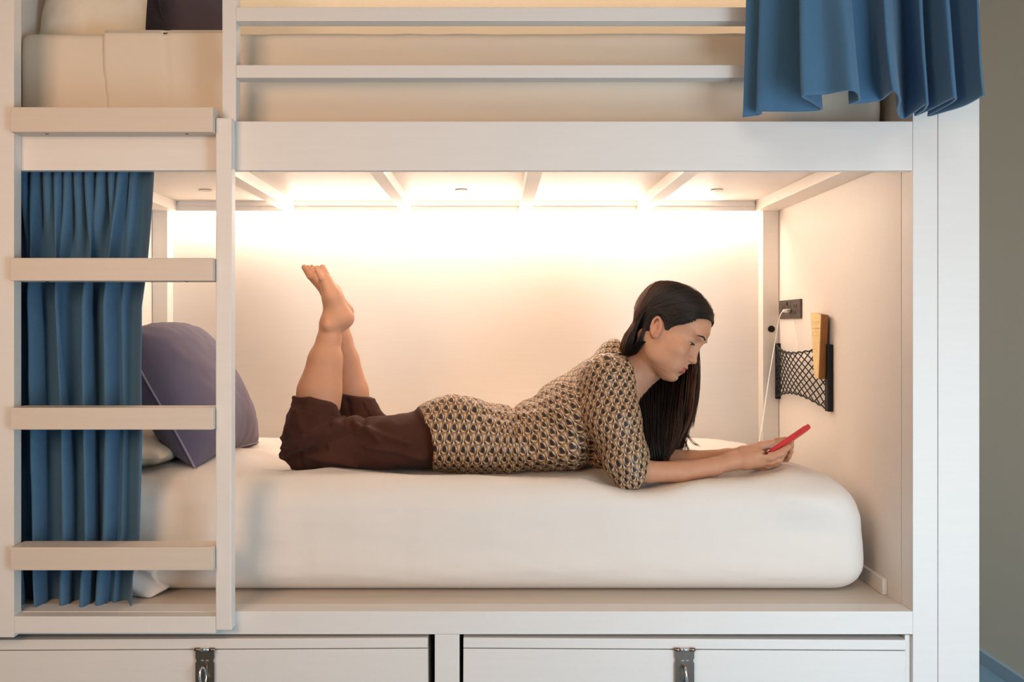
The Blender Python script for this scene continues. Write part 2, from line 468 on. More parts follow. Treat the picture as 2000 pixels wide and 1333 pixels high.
# storage drawers below
ztop = ZP(1247, 0)
def drawer(x0, x1, ang, hx, side):
    piv = (x1 if side < 0 else x0, 0, ztop); rot = (Vector(piv), 'Y', ang)
    d = B('storage_drawer', x0, x1, .004, .62, .06, ZP(1269, 0)-.0003, rot=rot)
    s = box('drawer_lid', x0, x1, .002, .62, ZP(1268, 0)+.0014, ztop, M['wood'], d, rot=rot)
    # hasp with hinge knuckles, notched plate, engraving and ring staple
    zt = ZP(1270, -.005)
    bm = bmesh.new(); wd = .0215; dy = -.0015
    pts = [(-wd, 0), (-wd, -.020), (-wd*.9, -.023), (-wd*.9, -.028), (-wd, -.031), (-wd, -.105), (-wd*.7, -.114), (wd*.7, -.114), (wd, -.105), (wd, -.031), (wd*.9, -.028), (wd*.9, -.023), (wd, -.020), (wd, 0)]
    vs = [bm.verts.new((hx+x, dy, zt+z)) for x, z in pts]; f = bm.faces.new(vs)
    r = bmesh.ops.extrude_face_region(bm, geom=[f])
    bmesh.ops.translate(bm, verts=[v for v in r['geom'] if isinstance(v, bmesh.types.BMVert)], vec=(0, -.0025, 0))
    bmesh.ops.recalc_face_normals(bm, faces=bm.faces)
    me = bpy.data.meshes.new('hasp'); bm.to_mesh(me); bm.free()
    h = link(me, 'hasp', M['metal'], d)
    kn = [(-wd*1.08, -wd*.52), (-wd*.48, wd*.45), (wd*.49, wd*1.08)]
    for i, (a, b) in enumerate(kn):
        V, Fc = tube_np([(hx+a, -.004, zt), (hx+b, -.004, zt)], .0042, 16)
        mesh_np('hinge_knuckle', V, Fc, M['chrome'] if i == 1 else M['metal'], d)
    t = np.linspace(0, 2*math.pi, 28); sk = .35 if side < 0 else .12
    P = np.stack([hx+np.sin(t)*.010*sk-.002*np.cos(t), -.006-.011+.011*np.sin(t), zt-.056+.019*np.cos(t)], 1)
    V, Fc = tube_np(P, .0026, 10); mesh_np('ring_staple', V, Fc, M['chrome'], d)
    for gx in (-.0085, .0025):
        box('engraving', hx+gx, hx+gx+.0065, -.0046, -.0040, zt-.0265, zt-.024, M['chrome'], d, bev=0)
    return d
d1 = drawer(-1.50, XP(835, 0), -.0060*.9, XP(401, 0), -1)
d2 = drawer(XP(905, 0), XP(1770, 0), .0060*.9, XP(1337, 0), 1)
d1['label'] = 'left storage drawer front'; d2['label'] = 'right storage drawer front'
B('drawer_divider', XP(849, 0), XP(897, 0), .001, .62, .02, ZP(1240, 0)-.0005)
B('drawer_bay_back', -1.50, .959, .63, .65, .02, ZP(1240, 0)-.001, m='seam', bev=0)
B('drawer_bay_top', -1.50, .959, .03, .63, ZP(1240, 0)-.004, ZP(1240, 0)-.0005, m='seam', bev=0)
B('right_drawer_jamb', XP(1772, 0), .9595, .012, .6, .02, ZP(1241, 0)-.004, m='wood')

# ================================================================== ladder
lad = empty('ladder', (-.85, -.03, .4), 'pale wooden bunk ladder with four thick flat steps at the left', 'ladder')
def L(name, *a, m='wood', **k): return box(name, *a, M[m], lad, **k)
yl0, yl1 = -.033, -.0005
xl = XP(27, -.033); xr0 = XP(421, -.033); xr1 = XP(452, -.033)
L('side_rail', -1.42, xl, yl0, yl1, ZP(1246, yl0), 2.62)
L('side_rail', xr0, xr1, yl0, yl1, ZP(1232, yl0), ZP(230, yl0), bev=.003)
L('bottom_crosspiece', xl, xr0, yl0+.0005, yl1, ZP(1238, yl0), ZP(1205, yl0), bev=.001)
for i, (a, b) in enumerate(((209, 258), (504, 549), (797, 840), (1070, 1115))):
    s = L('step', xl+.0005, xr0-.0005, -.050, .012 if i else .0, ZP(b, -.05), ZP(a, -.05), m='oak', bev=.002)
    for px in ((92, 365) if i < 2 else ()):
        x = XP(px, -.03); bm = bmesh.new(); bmesh.ops.create_uvsphere(bm, u_segments=12, v_segments=8, radius=.0042)
        bmesh.ops.scale(bm, verts=bm.verts, vec=(1, 1, .5)); bmesh.ops.translate(bm, verts=bm.verts, vec=(x, -.03, ZP(b, -.05)))
        me = bpy.data.meshes.new('screw_head'); bm.to_mesh(me); bm.free(); link(me, 'screw_head', M['metal'], s)

# ================================================================== mattresses
def mattress(name, lo, hi, r, res, dents=(), bumps=(), crown=.0, amp=.0035, seed=1, mt='sheet'):
    f = Field(np.array(lo)-.06, np.array(hi)+.07, res)
    c = (np.array(lo)+np.array(hi))/2; hlf = (np.array(hi)-np.array(lo))/2
    def fn(x, y, z):
        u = np.clip(1-((x-c[0])/hlf[0])**2, 0, 1); v = np.clip(1-((y-c[1])/hlf[1])**2, 0, 1)
        zz = z-crown*(u**.35)*(v**.5)*((z-lo[2])/(hi[2]-lo[2]))
        qx = np.abs(x-c[0])-hlf[0]+r; qy = np.abs(y-c[1])-hlf[1]+r; qz = np.abs(zz-c[2])-hlf[2]+r
        return np.sqrt(np.maximum(qx, 0)**2+np.maximum(qy, 0)**2+np.maximum(qz, 0)**2)+np.minimum(np.maximum(np.maximum(qx, qy), qz), 0)-r
    f.add(fn, lo, np.array(hi)+[0, 0, .03], 0)
    for cc, rr, k in bumps: f.ell(cc, rr, k=k)
    for cc, rr, k in dents: f.ell(cc, rr, k=k, mode='s')
    V, Fc = f.mesh(); V = relax(V, Fc, 2); N = normals(V, Fc)
    w1 = fbm(V*[5, 9, 22]+3, seed, 3)-.5
    w2 = fbm(V*[14, 14, 4]+9, seed+5, 3)-.5
    V = V+N*((w1*amp*1.6+w2*amp)*np.clip((V[:, 2]-lo[2])/.05, 0, 1))[:, None]
    return V, Fc
zt_ = H-.367
dents = [((-.17, .40, zt_+.045), (.30, .20, .075), .04), ((.12, .33, zt_+.03), (.22, .17, .05), .04),
         ((XP(1245, .2), .20, zt_+.012), (.11, .09, .048), .05), ((XP(1350, .22), .24, zt_+.016), (.22, .08, .030), .04),
         ((XP(580, .4), .42, zt_+.03), (.11, .16, .05), .04)]
bumps = [((XP(395, .35), .42, zt_-.07), (.15, .25, .085), .05), ((XP(520, .7), .74, zt_-.06), (.22, .09, .072), .03),
         ((XP(480, .5), .52, zt_-.055), (.17, .05, .066), .03), ((XP(1560, .2), .30, zt_-.05), (.16, .2, .058), .05)]
V, Fc = mattress('mattress', (-1.12, .11, H-.653), (.925, 1.005, zt_), .085, .007, dents, bumps, amp=.005)
# soft bulge of the foot end, slimmer at the top
tt = np.clip((V[:, 2]-(H-.653))/.29, 0, 1); e = np.clip((V[:, 0]-.6)/.33, 0, 1)**2
V[:, 0] -= e*(.030*tt**2); V[:, 2] -= np.clip((V[:, 0]-.62)/.3, 0, 1)**2*.035*tt
# slight tuck and undulation along the lower edge
V[:, 1] += np.clip(.16-V[:, 1], 0, 1)*np.clip((tt-.08)/.1, 0, 1)*0
mt = mesh_np('mattress', V, Fc, M['sheet'])
tag(mt, 'thick white sheeted mattress on the lower bunk, under the lying woman', 'mattress')
# crumpled end of the sheet at the lower left, behind the curtain
f = Field((-.93, .085, H-.66), (-.77, .17, H-.50), .004)
def crump(x, y, z):
    t = np.clip((H-.53-z)/.13, 0, 1)
    xr = -.792-.06*np.abs(np.sin(z*38))*t
    return np.maximum(np.maximum(x-xr, -.92-x), np.maximum(np.abs(y-.128)-.020-.008*np.sin(z*95+x*60), np.maximum(z-(H-.52), H-.6535-z)))
f.add(crump, (-.93, .09, H-.6535), (-.78, .165, H-.51), 0)
V, Fc = f.mesh(); V = relax(V, Fc, 4)
mesh_np('sheet_end', V, Fc, M['sheet'], mt)

zu = ZP(60, .11)
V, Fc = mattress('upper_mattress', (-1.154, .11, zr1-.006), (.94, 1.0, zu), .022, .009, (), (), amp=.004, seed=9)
um = mesh_np('mattress', V, Fc, M['usheet_lit'])
tag(um, 'white sheeted mattress on the upper bunk behind the guard rails', 'mattress')
# blanket folded over the left part of the upper mattress
f = Field((XP(200, .1)-.02, .07, zr1), (XP(440, .1)+.05, .62, zu+.03), .005)
def bl(x, y, z):
    x0 = XP(201, .1)+.006*np.sin(z*20)
    seam = .003*np.exp(-((x-XP(323, .1)-.004*np.sin(z*30))/.006)**2)
    qy = (.106-y)+seam; qz = z-(zu+.006)+0*x; r = .02
    a = np.sqrt(np.maximum(qy+r, 0)**2+np.maximum(qz+r, 0)**2)-r+np.minimum(np.maximum(qy+r, qz+r), 0)
    inner = np.maximum((.114-y), z-(zu-.002))
    return np.maximum(np.maximum(np.maximum(a, -inner), np.maximum(x0-x, x-XP(452, .1))), np.maximum(zr1+.004-z, y-.6))
f.add(bl, (XP(200, .1), .08, zr1), (XP(440, .1)+.34, .6, zu+.02), 0)
V, Fc = f.mesh(); V = relax(V, Fc, 2)
o = mesh_np('blanket', V, Fc, M['usheet_lit'])
tag(o, 'cream blanket folded over the upper mattress, left of the post', 'blanket')

# ================================================================== pillows
def pillow_np(cen, ex, ey, ez, hu, hv, th, n=60, dent=0, seed=0, pin=.10, wr=.006, rnd=0):
    """cushion: axes ex, ey in the plane, ez the normal; concave sides, puffed middle"""
    ex, ey, ez = [np.asarray(q, float)/np.linalg.norm(q) for q in (ex, ey, ez)]
    g = np.linspace(-1, 1, n); U, Vv = np.meshgrid(g, g, indexing='ij')
    X = U*(1-pin*(1-Vv**2)*np.abs(U)**2*-0-pin*(1-Vv**2)); Y = Vv*(1-pin*(1-U**2)); kr = 1-rnd*U**2*np.clip(Vv, 0, 1)**2; X = X*kr; Y = Y*kr
    T = (np.clip(1-np.abs(U)**2.6, 0, 1)*np.clip(1-np.abs(Vv)**2.6, 0, 1))**.52
    parts = []
    for sgn in (1, -1):
        P = np.asarray(cen)+X[..., None]*hu*ex+Y[..., None]*hv*ey+(sgn*T*th)[..., None]*ez
        q = P.reshape(-1, 3)
        wn = (fbm(q*[16, 16, 16], seed+3*(sgn+1), 3)-.5)*wr*2
        edge = (1-T.ravel()); rip = np.sin(np.arctan2(U, Vv).ravel()*26+seed)*edge**2*(T.ravel() > .01)*.004
        q = q+ez*(sgn*(wn*np.minimum(T.ravel()*2, 1)+rip))[:, None]
        i, j = np.meshgrid(np.arange(n-1), np.arange(n-1), indexing='ij'); a = (i*n+j).ravel()
        fc = np.stack([a, a+n, a+n+1, a+1], 1)
        if sgn < 0: fc = fc[:, ::-1]
        parts.append((q, fc))
    ring = [(i, 0) for i in range(n)]+[(n-1, j) for j in range(1, n)]+[(i, n-1) for i in range(n-2, -1, -1)]+[(0, j) for j in range(n-2, -1, -1)]
    R = np.array([parts[0][0][i*n+j] for i, j in ring])
    V, Fc = merge_np(parts); return V, Fc, R
# grey cushion leaning on the left wall
Acor = np.array([XP(497, .70), .70, ZP(860, .70)]); Bcor = np.array([XP(380, .24), .24, ZP(908, .24)])
eu = (Acor-Bcor); hu = np.linalg.norm(eu)/2+.012; eu /= np.linalg.norm(eu)
ev = np.array([-.52, -.02, .86]); ev -= eu*ev.dot(eu); ev /= np.linalg.norm(ev); en = np.cross(eu, ev)
if en[0] < 0: en = -en
cen = (Acor+Bcor)/2+ev*(hu*.84)+[0, .0, .003]
V, Fc, R = pillow_np(cen, eu, ev, en, hu, hu*.90, .11, seed=4, pin=.05, rnd=.2)
f_ = V[:, 0] < WALL_L+.012; V[f_, 0] = WALL_L+.012
gp = mesh_np('pillow', V, Fc, M['grey']); tag(gp, 'grey-violet linen cushion with piped edge leaning at the left of the lower bunk', 'pillow')
R[:, 0] = np.maximum(R[:, 0], WALL_L+.012)
V, Fc = tube_np(R, .0032, 8); mesh_np('piping', V, Fc, M['greypipe'], gp)
# white pillow flat beneath it
V, Fc, R = pillow_np((-.985, .50, H-.335), (1, 0, .05), (0, 1, 0), (-.05, 0, 1), .155, .33, .045, seed=8)
o = mesh_np('pillow', V, Fc, M['cream']); tag(o, 'white pillow lying flat under the grey cushion, mostly behind the curtain', 'pillow')
# upper bunk pillows
c1 = np.array([-1.015, .25, ZP(68, .25)+.17])
V, Fc, R = pillow_np(c1, (1, .2, 0), (.05, .15, .97), (.18, -.97, .15), .132, .25, .062, seed=12, wr=.010)
o = mesh_np('pillow', V, Fc, M['cream']); tag(o, 'cream pillow standing on the upper bunk at the far left', 'pillow')
c1 = np.array([XP(338, .45), .50, ZP(68, .45)+.145])
V, Fc, R = pillow_np(c1, (1, -.10, 0), (-.05, .3, .95), (-.1, -.95, .3), .185, .235, .085, seed=15)
dp = mesh_np('pillow', V, Fc, M['dark']); tag(dp, 'dark charcoal cushion on the upper bunk beside the cream pillow', 'pillow')
V, Fc = tube_np(R, .003, 8); mesh_np('piping', V, Fc, M['greypipe'], dp)
# piped seam across the dark cushion's face
P = spline([c1+[-.02, -.115, -.02], c1+[-.012, -.105, -.11], c1+[.012, -.06, -.20]], 14)
V, Fc = tube_np(P, .003, 6); mesh_np('seam', V, Fc, M['dark'], dp)

# ================================================================== curtains
def curtain_lower():
    nz, ns = 150, 520
    z1, z0 = H+.392, ZP(1188, .06)
    zz = np.linspace(z1, z0, nz); s = np.linspace(0, 1, ns)
    xl = XP(32, .06)
    pyr = np.array([333, 400, 500, 600, 790, 850, 1050, 1120, 1200]); pxr = np.array([309, 304, 294, 283, 287, 288, 283, 268, 262])
    V = np.zeros((nz, ns, 3))
    hemz = .006*np.sin(s*9)
    for i, z in enumerate(zz):
        py = VY-(z-H)*F/(D0+.06)
        xr = XP(np.interp(py, pyr, pxr), .06)
        t = (z1-z)/(z1-z0)
        band = .80                               # the flat leading edge starts here
        g = np.clip(1-t*3.2, 0, 1)               # gathered heading
        g = g*g*(3-2*g)
        # many narrow pleats at the heading melting into a few wide folds lower down
        ph1 = 2*math.pi*(13.2*s**1.02)+.6*np.sin(s*17)
        lean = 1.1*t*(1-s)
        ph2 = 2*math.pi*(5.4*(s-.10*lean))+1.1*np.sin(s*7.3+t*1.3)+.35*np.sin(t*5+s*21)
        ph3 = 2*math.pi*(9.3*(s-.06*lean))+1.7*np.sin(s*5+2*t)
        fade = np.clip((band-s)/.05, 0, 1)
        f1 = np.sin(ph1); f2 = np.sin(ph2)+.30*np.sin(2*ph2+.6+t)+.32*np.sin(ph3)
        amp2 = .026*(1+.2*t)
        f1 = np.sign(f1)*np.abs(f1)**.8; f2 = np.sign(f2)*np.abs(f2)**.85
        y = .072+fade*(g*f1*.024+(1-g)*f2*amp2)
        xo = fade*(g*np.cos(ph1)*.005-(1-g)*np.cos(ph2)*.019)
        # leading edge band, bent back at its end
        e = np.clip((s-.80)/.20, 0, 1)
        fe = np.clip((s-band)/.04, 0, 1)
        y = y*(1-fe)+fe*(.052+.035*np.sin(e*math.pi*1.1+.3)+.012*np.sin(t*7)*e)
        x = xl+(xr-xl)*s+xo
        V[i, :, 0] = x; V[i, :, 1] = np.clip(y, .030 if z < H-.64 or 1 else 0, .12); V[i, :, 2] = z+hemz*(i/(nz-1))**3
    # bunched bit at the upper left corner
    X = V.reshape(-1, 3)
    X[:, 1] += (fbm(X*[30, 1, 8], 21, 2)-.5)*.006
    i, j = np.meshgrid(np.arange(nz-1), np.arange(ns-1), indexing='ij'); a = (i*ns+j).ravel()
    return X, np.stack([a, a+ns, a+ns+1, a+1], 1)
V, Fc = curtain_lower()
o = mesh_np('curtain', V, Fc, M['curtain']); md = o.modifiers.new('thick', 'SOLIDIFY'); md.thickness = .0022; md.offset = 0
tag(o, 'long blue curtain drawn to the left side of the lower bunk, behind the ladder', 'curtain')
cl = o


hem = [(1450,229),(1485,226),(1480,219),(1540,216),(1602,211),(1588,201),(1567,191),(1615,189),(1667,178),(1678,190),(1660,200),(1700,200),(1722,198),(1745,180),(1757,192),(1752,212),(1765,227),(1788,215),(1811,200),(1806,211),(1788,223),(1825,208),(1863,190),(1858,201),(1812,225),(1850,211),(1888,197),(1921,183)]
def curtain_upper():
    zc = .476; P = []
    for px, py in hem:
        d = zc*F/(VY-py); P.append(((px-VX)*d/F, d-D0))
    P = np.array(P); ns = 620; S = spline(np.c_[P, np.zeros(len(P))], ns)[:, :2]
    nz = 90; zz = np.linspace(0, 1, nz); V = np.zeros((nz, ns, 3)); s = np.linspace(0, 1, ns)
    ym = -.135
    for i, t in enumerate(zz):       # t = 0 hem, 1 top
        z = H+zc+t*.62
        k = 1-.62*t**.7
        x0 = XP(1450, -.05); x = S[:, 0]; y = ym+(S[:, 1]-ym)*k
        # sideways: right side comes in towards the top
        xt = .555+(np.interp(s, [0, 1], [0, .445]))
        x = x+(xt-x)*(t*.55)
        x = x-.03*t*(1-s)*0
        w_ = .008*np.sin(s*60+t*4)*t
        y = y+w_-.0
        zr = 0
        V[i] = np.stack([x, y, np.full(ns, z)], 1)
    X = V.reshape(-1, 3)
    tq = np.repeat(zz, ns)
    X[:, 2] += (np.sin(np.tile(s, nz)*31)*.004+(fbm(np.c_[np.tile(s, nz)*9, tq*0, tq*0], 3, 2)-.5)*.018)*(1-tq)**3
    X[:, 1] += (fbm(X*[22, 1, 7], 33, 2)-.5)*.012*(1-.3*tq)
    X[:, 1] = np.minimum(X[:, 1], -.012)
    i, j = np.meshgrid(np.arange(nz-1), np.arange(ns-1), indexing='ij'); a = (i*ns+j).ravel()
    return X, np.stack([a, a+1, a+ns+1, a+ns], 1)
V, Fc = curtain_upper()
o = mesh_np('curtain', V, Fc, M['curtain']); md = o.modifiers.new('thick', 'SOLIDIFY'); md.thickness = .0045; md.offset = 0
tag(o, 'blue curtain of the upper bunk hanging with its open hem at the top right', 'curtain')

# ================================================================== things on the right wall
XW = WALL_R
def yw(px): return XW*F/(px-VX)-D0       # depth on the right wall seen at px
def zw(py, y): return H-(py-VY)*(D0+y)/F
ya, yb = yw(1567), yw(1525)
zo0, zo1 = zw(622, ya), zw(584, ya)
out = box('power_outlet', XW-.007, XW, ya, yb, zo0, zo1, M['outlet'], bev=.002)
tag(out, 'dark brown power outlet plate on the right wall of the lower bunk', 'power outlet')
zc = (zo0+zo1)/2
for yy in (ya+.045, ya+.10, ya+.155):
    for dz, dy in ((.008, -.010), (.008, .010), (-.012, 0)):
        box('socket_slot', XW-.0078, XW-.0068, yy+dy-.0015, yy+dy+.0015, zc+dz-.005, zc+dz+.005, M['outdark'], out, bev=0)
box('switch', XW-.0095, XW-.0065, ya+.118, ya+.130, zc+.012, zc+.024, M['outdark'], out, bev=.001)
box('plate_joint', XW-.0075, XW-.0068, ya+.088, ya+.0895, zo0+.002, zo1-.002, M['outdark'], out, bev=0)
# charging cable
def wallpt(px, py, off):
    x = XW-off; d = x*F/(px-VX); return np.array([x, d-D0, H-(py-VY)*d/F])
pl = wallpt(1544, 607, .004); pe = wallpt(1531, 608, .045)
cab = empty('charging_cable', tuple(pl), 'thin white charging cable plugged into the brown power outlet', 'cable')
V, Fc = tube_np([pl, pl+(pe-pl)*.98], .0055, 12); mesh_np('plug', V, Fc, M['cable'], cab)
P = spline([pe, wallpt(1526, 612, .055), wallpt(1521, 626, .06), W(1514, 668, .84), W(1506, 715, .80), W(1498, 765, .74), W(1491, 815, .66), W(1483, 862, .52), W(1486, 876, .42), W(1500, 885, .30)], 90)
V, Fc = tube_np(P, .0016, 8); mesh_np('cord', V, Fc, M['cable'], cab)
P = spline([wallpt(1549, 622, .004), wallpt(1552, 640, .006), wallpt(1556, 665, .010), wallpt(1558, 688, .02)], 20)
V, Fc = tube_np(P, .0009, 6); o = mesh_np('cable', V, Fc, M['cable']); tag(o, 'thin pale cord hanging from the outlet down into the net pocket', 'cable')
# black knob on the stud
bm = bmesh.new(); bmesh.ops.create_cone(bm, cap_ends=True, segments=32, radius1=.0115, radius2=.0105, depth=.006)
bmesh.ops.create_cone(bm, cap_ends=True, segments=24, radius1=.0055, radius2=.005, depth=.006, matrix=Matrix.Translation((0, 0, .0035)))
bmesh.ops.rotate(bm, verts=bm.verts, matrix=Matrix.Rotation(math.pi/2, 3, 'X')); kp = W(1507, 643, COL-.003)
bmesh.ops.translate(bm, verts=bm.verts, vec=kp)
me = bpy.data.meshes.new('round_button'); bm.to_mesh(me); bm.free()
o = link(me, 'round_button', M['black']); tag(o, 'small round black button on the corner stud left of the outlet', 'button')
# net pocket
y0, y1 = yw(1619), yw(1525)          # near bar, far bar
znt, znb = zw(676, y0-.02), zw(803, y0-.02)
net = empty('net_pocket', (XW, (y0+y1)/2, (znt+znb)/2), 'black mesh net pocket stretched between two bars on the right wall', 'net pocket')
yn = yw(1628)
box('side_bar', XW-.016, XW, yn, yn+.026, zw(805, yn), zw(673, yn), M['black'], net, bev=.003)
box('side_bar', XW-.016, XW, y1, min(y1+.02, COL-.002), zw(780, y1), zw(671, y1), M['black'], net, bev=.003)
nzt, nzb = zw(674, yn+.02), zw(803, yn+.02)
def netpt(u, v):     # u 0..1 far -> near, v 0..1 bottom -> top
    y = y1+.008+(yn+.016-y1-.008)*u
    sag = .024*np.sin(math.pi*u)
    zt = (nzt-.006)-.95*sag-0*u; zb = (nzb+.006)+1.1*sag
    z = zb+(zt-zb)*v
    x = XW-.013-.030*np.sin(math.pi*u)*(.45+.55*v)
    return np.stack([x+0*z, y+0*z, z], -1)
segs = []
NU = 11; NV = 6.0
for k in range(-14, 30):
    for sg in (1, -1):
        t = np.linspace(0, 1, 90); u = t; v = sg*(t*NU/NV)+k/NV*1.0
        m = (v >= 0) & (v <= 1)
        if m.sum() > 3: segs.append(tube_np(netpt(u[m], v[m]), .0019, 5, cap=False))
V, Fc = merge_np(segs); mesh_np('mesh_netting', V, Fc, M['black'], net)
for v in (0, 1):
    u = np.linspace(0, 1, 60); P = netpt(u, np.full(60, float(v)))
    P[:, 2] += .0018*np.sin(u*NU*2*math.pi); V, Fc = tube_np(P, .0026, 6); mesh_np('elastic_cord', V, Fc, M['black'], net)
# book
bk = empty('book', (.93, .55, H), 'narrow yellow-covered book with brown spine tucked in the net pocket', 'book')
def quadbox(name, c, m):
    me = bpy.data.meshes.new(name); fs = [(0,1,3,2),(4,6,7,5),(0,4,5,1),(2,3,7,6),(0,2,6,4),(1,5,7,3)]
    me.from_pydata([tuple(q) for q in c], [], fs); me.update()
    bm = bmesh.new(); bm.from_mesh(me); bmesh.ops.recalc_face_normals(bm, faces=bm.faces); bm.to_mesh(me); bm.free()
    return link(me, name, m, bk)
def pw(px, py, off): return wallpt(px, py, off)
# near edge (spine) faces the camera: 1603..1616 at the top, ..1612 lower; cover from 1583
nearT, nearB = pw(1604, 615, .030), pw(1599, 741, .036)
farT, farB = pw(1583, 611, .026), pw(1590, 735, .030)
th = np.array([.021, .004, -.001]); thb = np.array([.019, .004, .0])
g = .003
quadbox('cover', [farT, farT+th*.98, nearT, nearT+th*.02+[0, .0, 0], farB, farB+thb*.98, nearB, nearB+thb*.02], M['book'])
quadbox('spine', [nearT+[0, -.003, .001], nearT+th+[0, -.003, 0], nearT+[0, .003, .001], farT+th+[.0, 0, 0], nearB+[0, -.003, 0], nearB+thb+[0, -.003, 0], nearB+[0, .003, 0], farB+thb], M['spine'])
for py_, hh in ((628, 3), (640, 5), (655, 3), (668, 3)):
    a_ = pw(1586, py_, .0315); b_ = pw(1600, py_+1, .0335); 
    V, Fc = tube_np([a_, b_], .0006*hh/3, 4); mesh_np('cover_print', V, Fc, M['cream'], bk)
#SECTION3
# ================================================================== the woman
def Wp(L): return [W(*q) for q in L]
th_, ps_ = math.radians(33), math.radians(24)
f0 = np.array([math.cos(th_), 0, -math.sin(th_)]); u0 = np.array([math.sin(th_), 0, math.cos(th_)]); s0 = np.array([0, -1.0, 0])
hf = f0*math.cos(ps_)+s0*math.sin(ps_); hs = s0*math.cos(ps_)-f0*math.sin(ps_); hu_ = u0
HO = W(1293, 653.5, .33)
HR = np.array([hf, hs, hu_])
def hl(f, s, u): return HO+(hf*f+hs*s+hu_*u)*.001
def tolocal(P): return ((P-HO)@HR.T)*1000

U_ = np.array([-100, -96, -92, -88, -80, -65, -45, -30, -10, 10, 30, 48, 65, 90, 112, 126, 135, 140.])
FR = np.array([70, 79, 85, 88, 92, 93, 93, 93, 92, 93, 100, 107, 106, 96, 80, 62, 44, 24.])
BK = np.array([60, 50, 38, 24, 2, -18, -40, -56, -72, -86, -93, -96, -97, -94, -82, -64, -44, -20.])
WD = np.array([5, 13, 21, 28, 38, 46, 54, 58, 63, 67, 70, 72, 73, 68, 56, 42, 27, 8.])
PW = np.array([2, 2, 2, 2.1, 2.2, 2.3, 2.3, 2.3, 2.3, 2.25, 2.3, 2.4, 2.35, 2.2, 2.1, 2, 2, 2.])
def head_slices(off):
    def fn(x, y, z):
        px, py, pz = (x-HO[0])*1000, (y-HO[1])*1000, (z-HO[2])*1000
        f = px*hf[0]+py*hf[1]+pz*hf[2]; s = px*hs[0]+py*hs[1]+pz*hs[2]; u = px*hu_[0]+py*hu_[1]+pz*hu_[2]
        uu = np.clip(u, U_[0], U_[-1])
        fr = np.interp(uu, U_, FR); bk = np.interp(uu, U_, BK); wd = np.interp(uu, U_, WD); pw = np.interp(uu, U_, PW)
        a = (fr-bk)/2; c = (fr+bk)/2; dd = (f-c)/a; es = np.abs(s)/wd
        q = (np.abs(dd)**pw+es**pw)**(1/pw)
        d = (q-1)*np.minimum(a, wd)*.93
        d = np.where(np.abs(u-uu) > 0, np.sqrt(np.maximum(d, 0)**2+(u-uu)**2), d)
        return (d/1000-off)
    return fn
hb = np.array([.14, .14, .15])

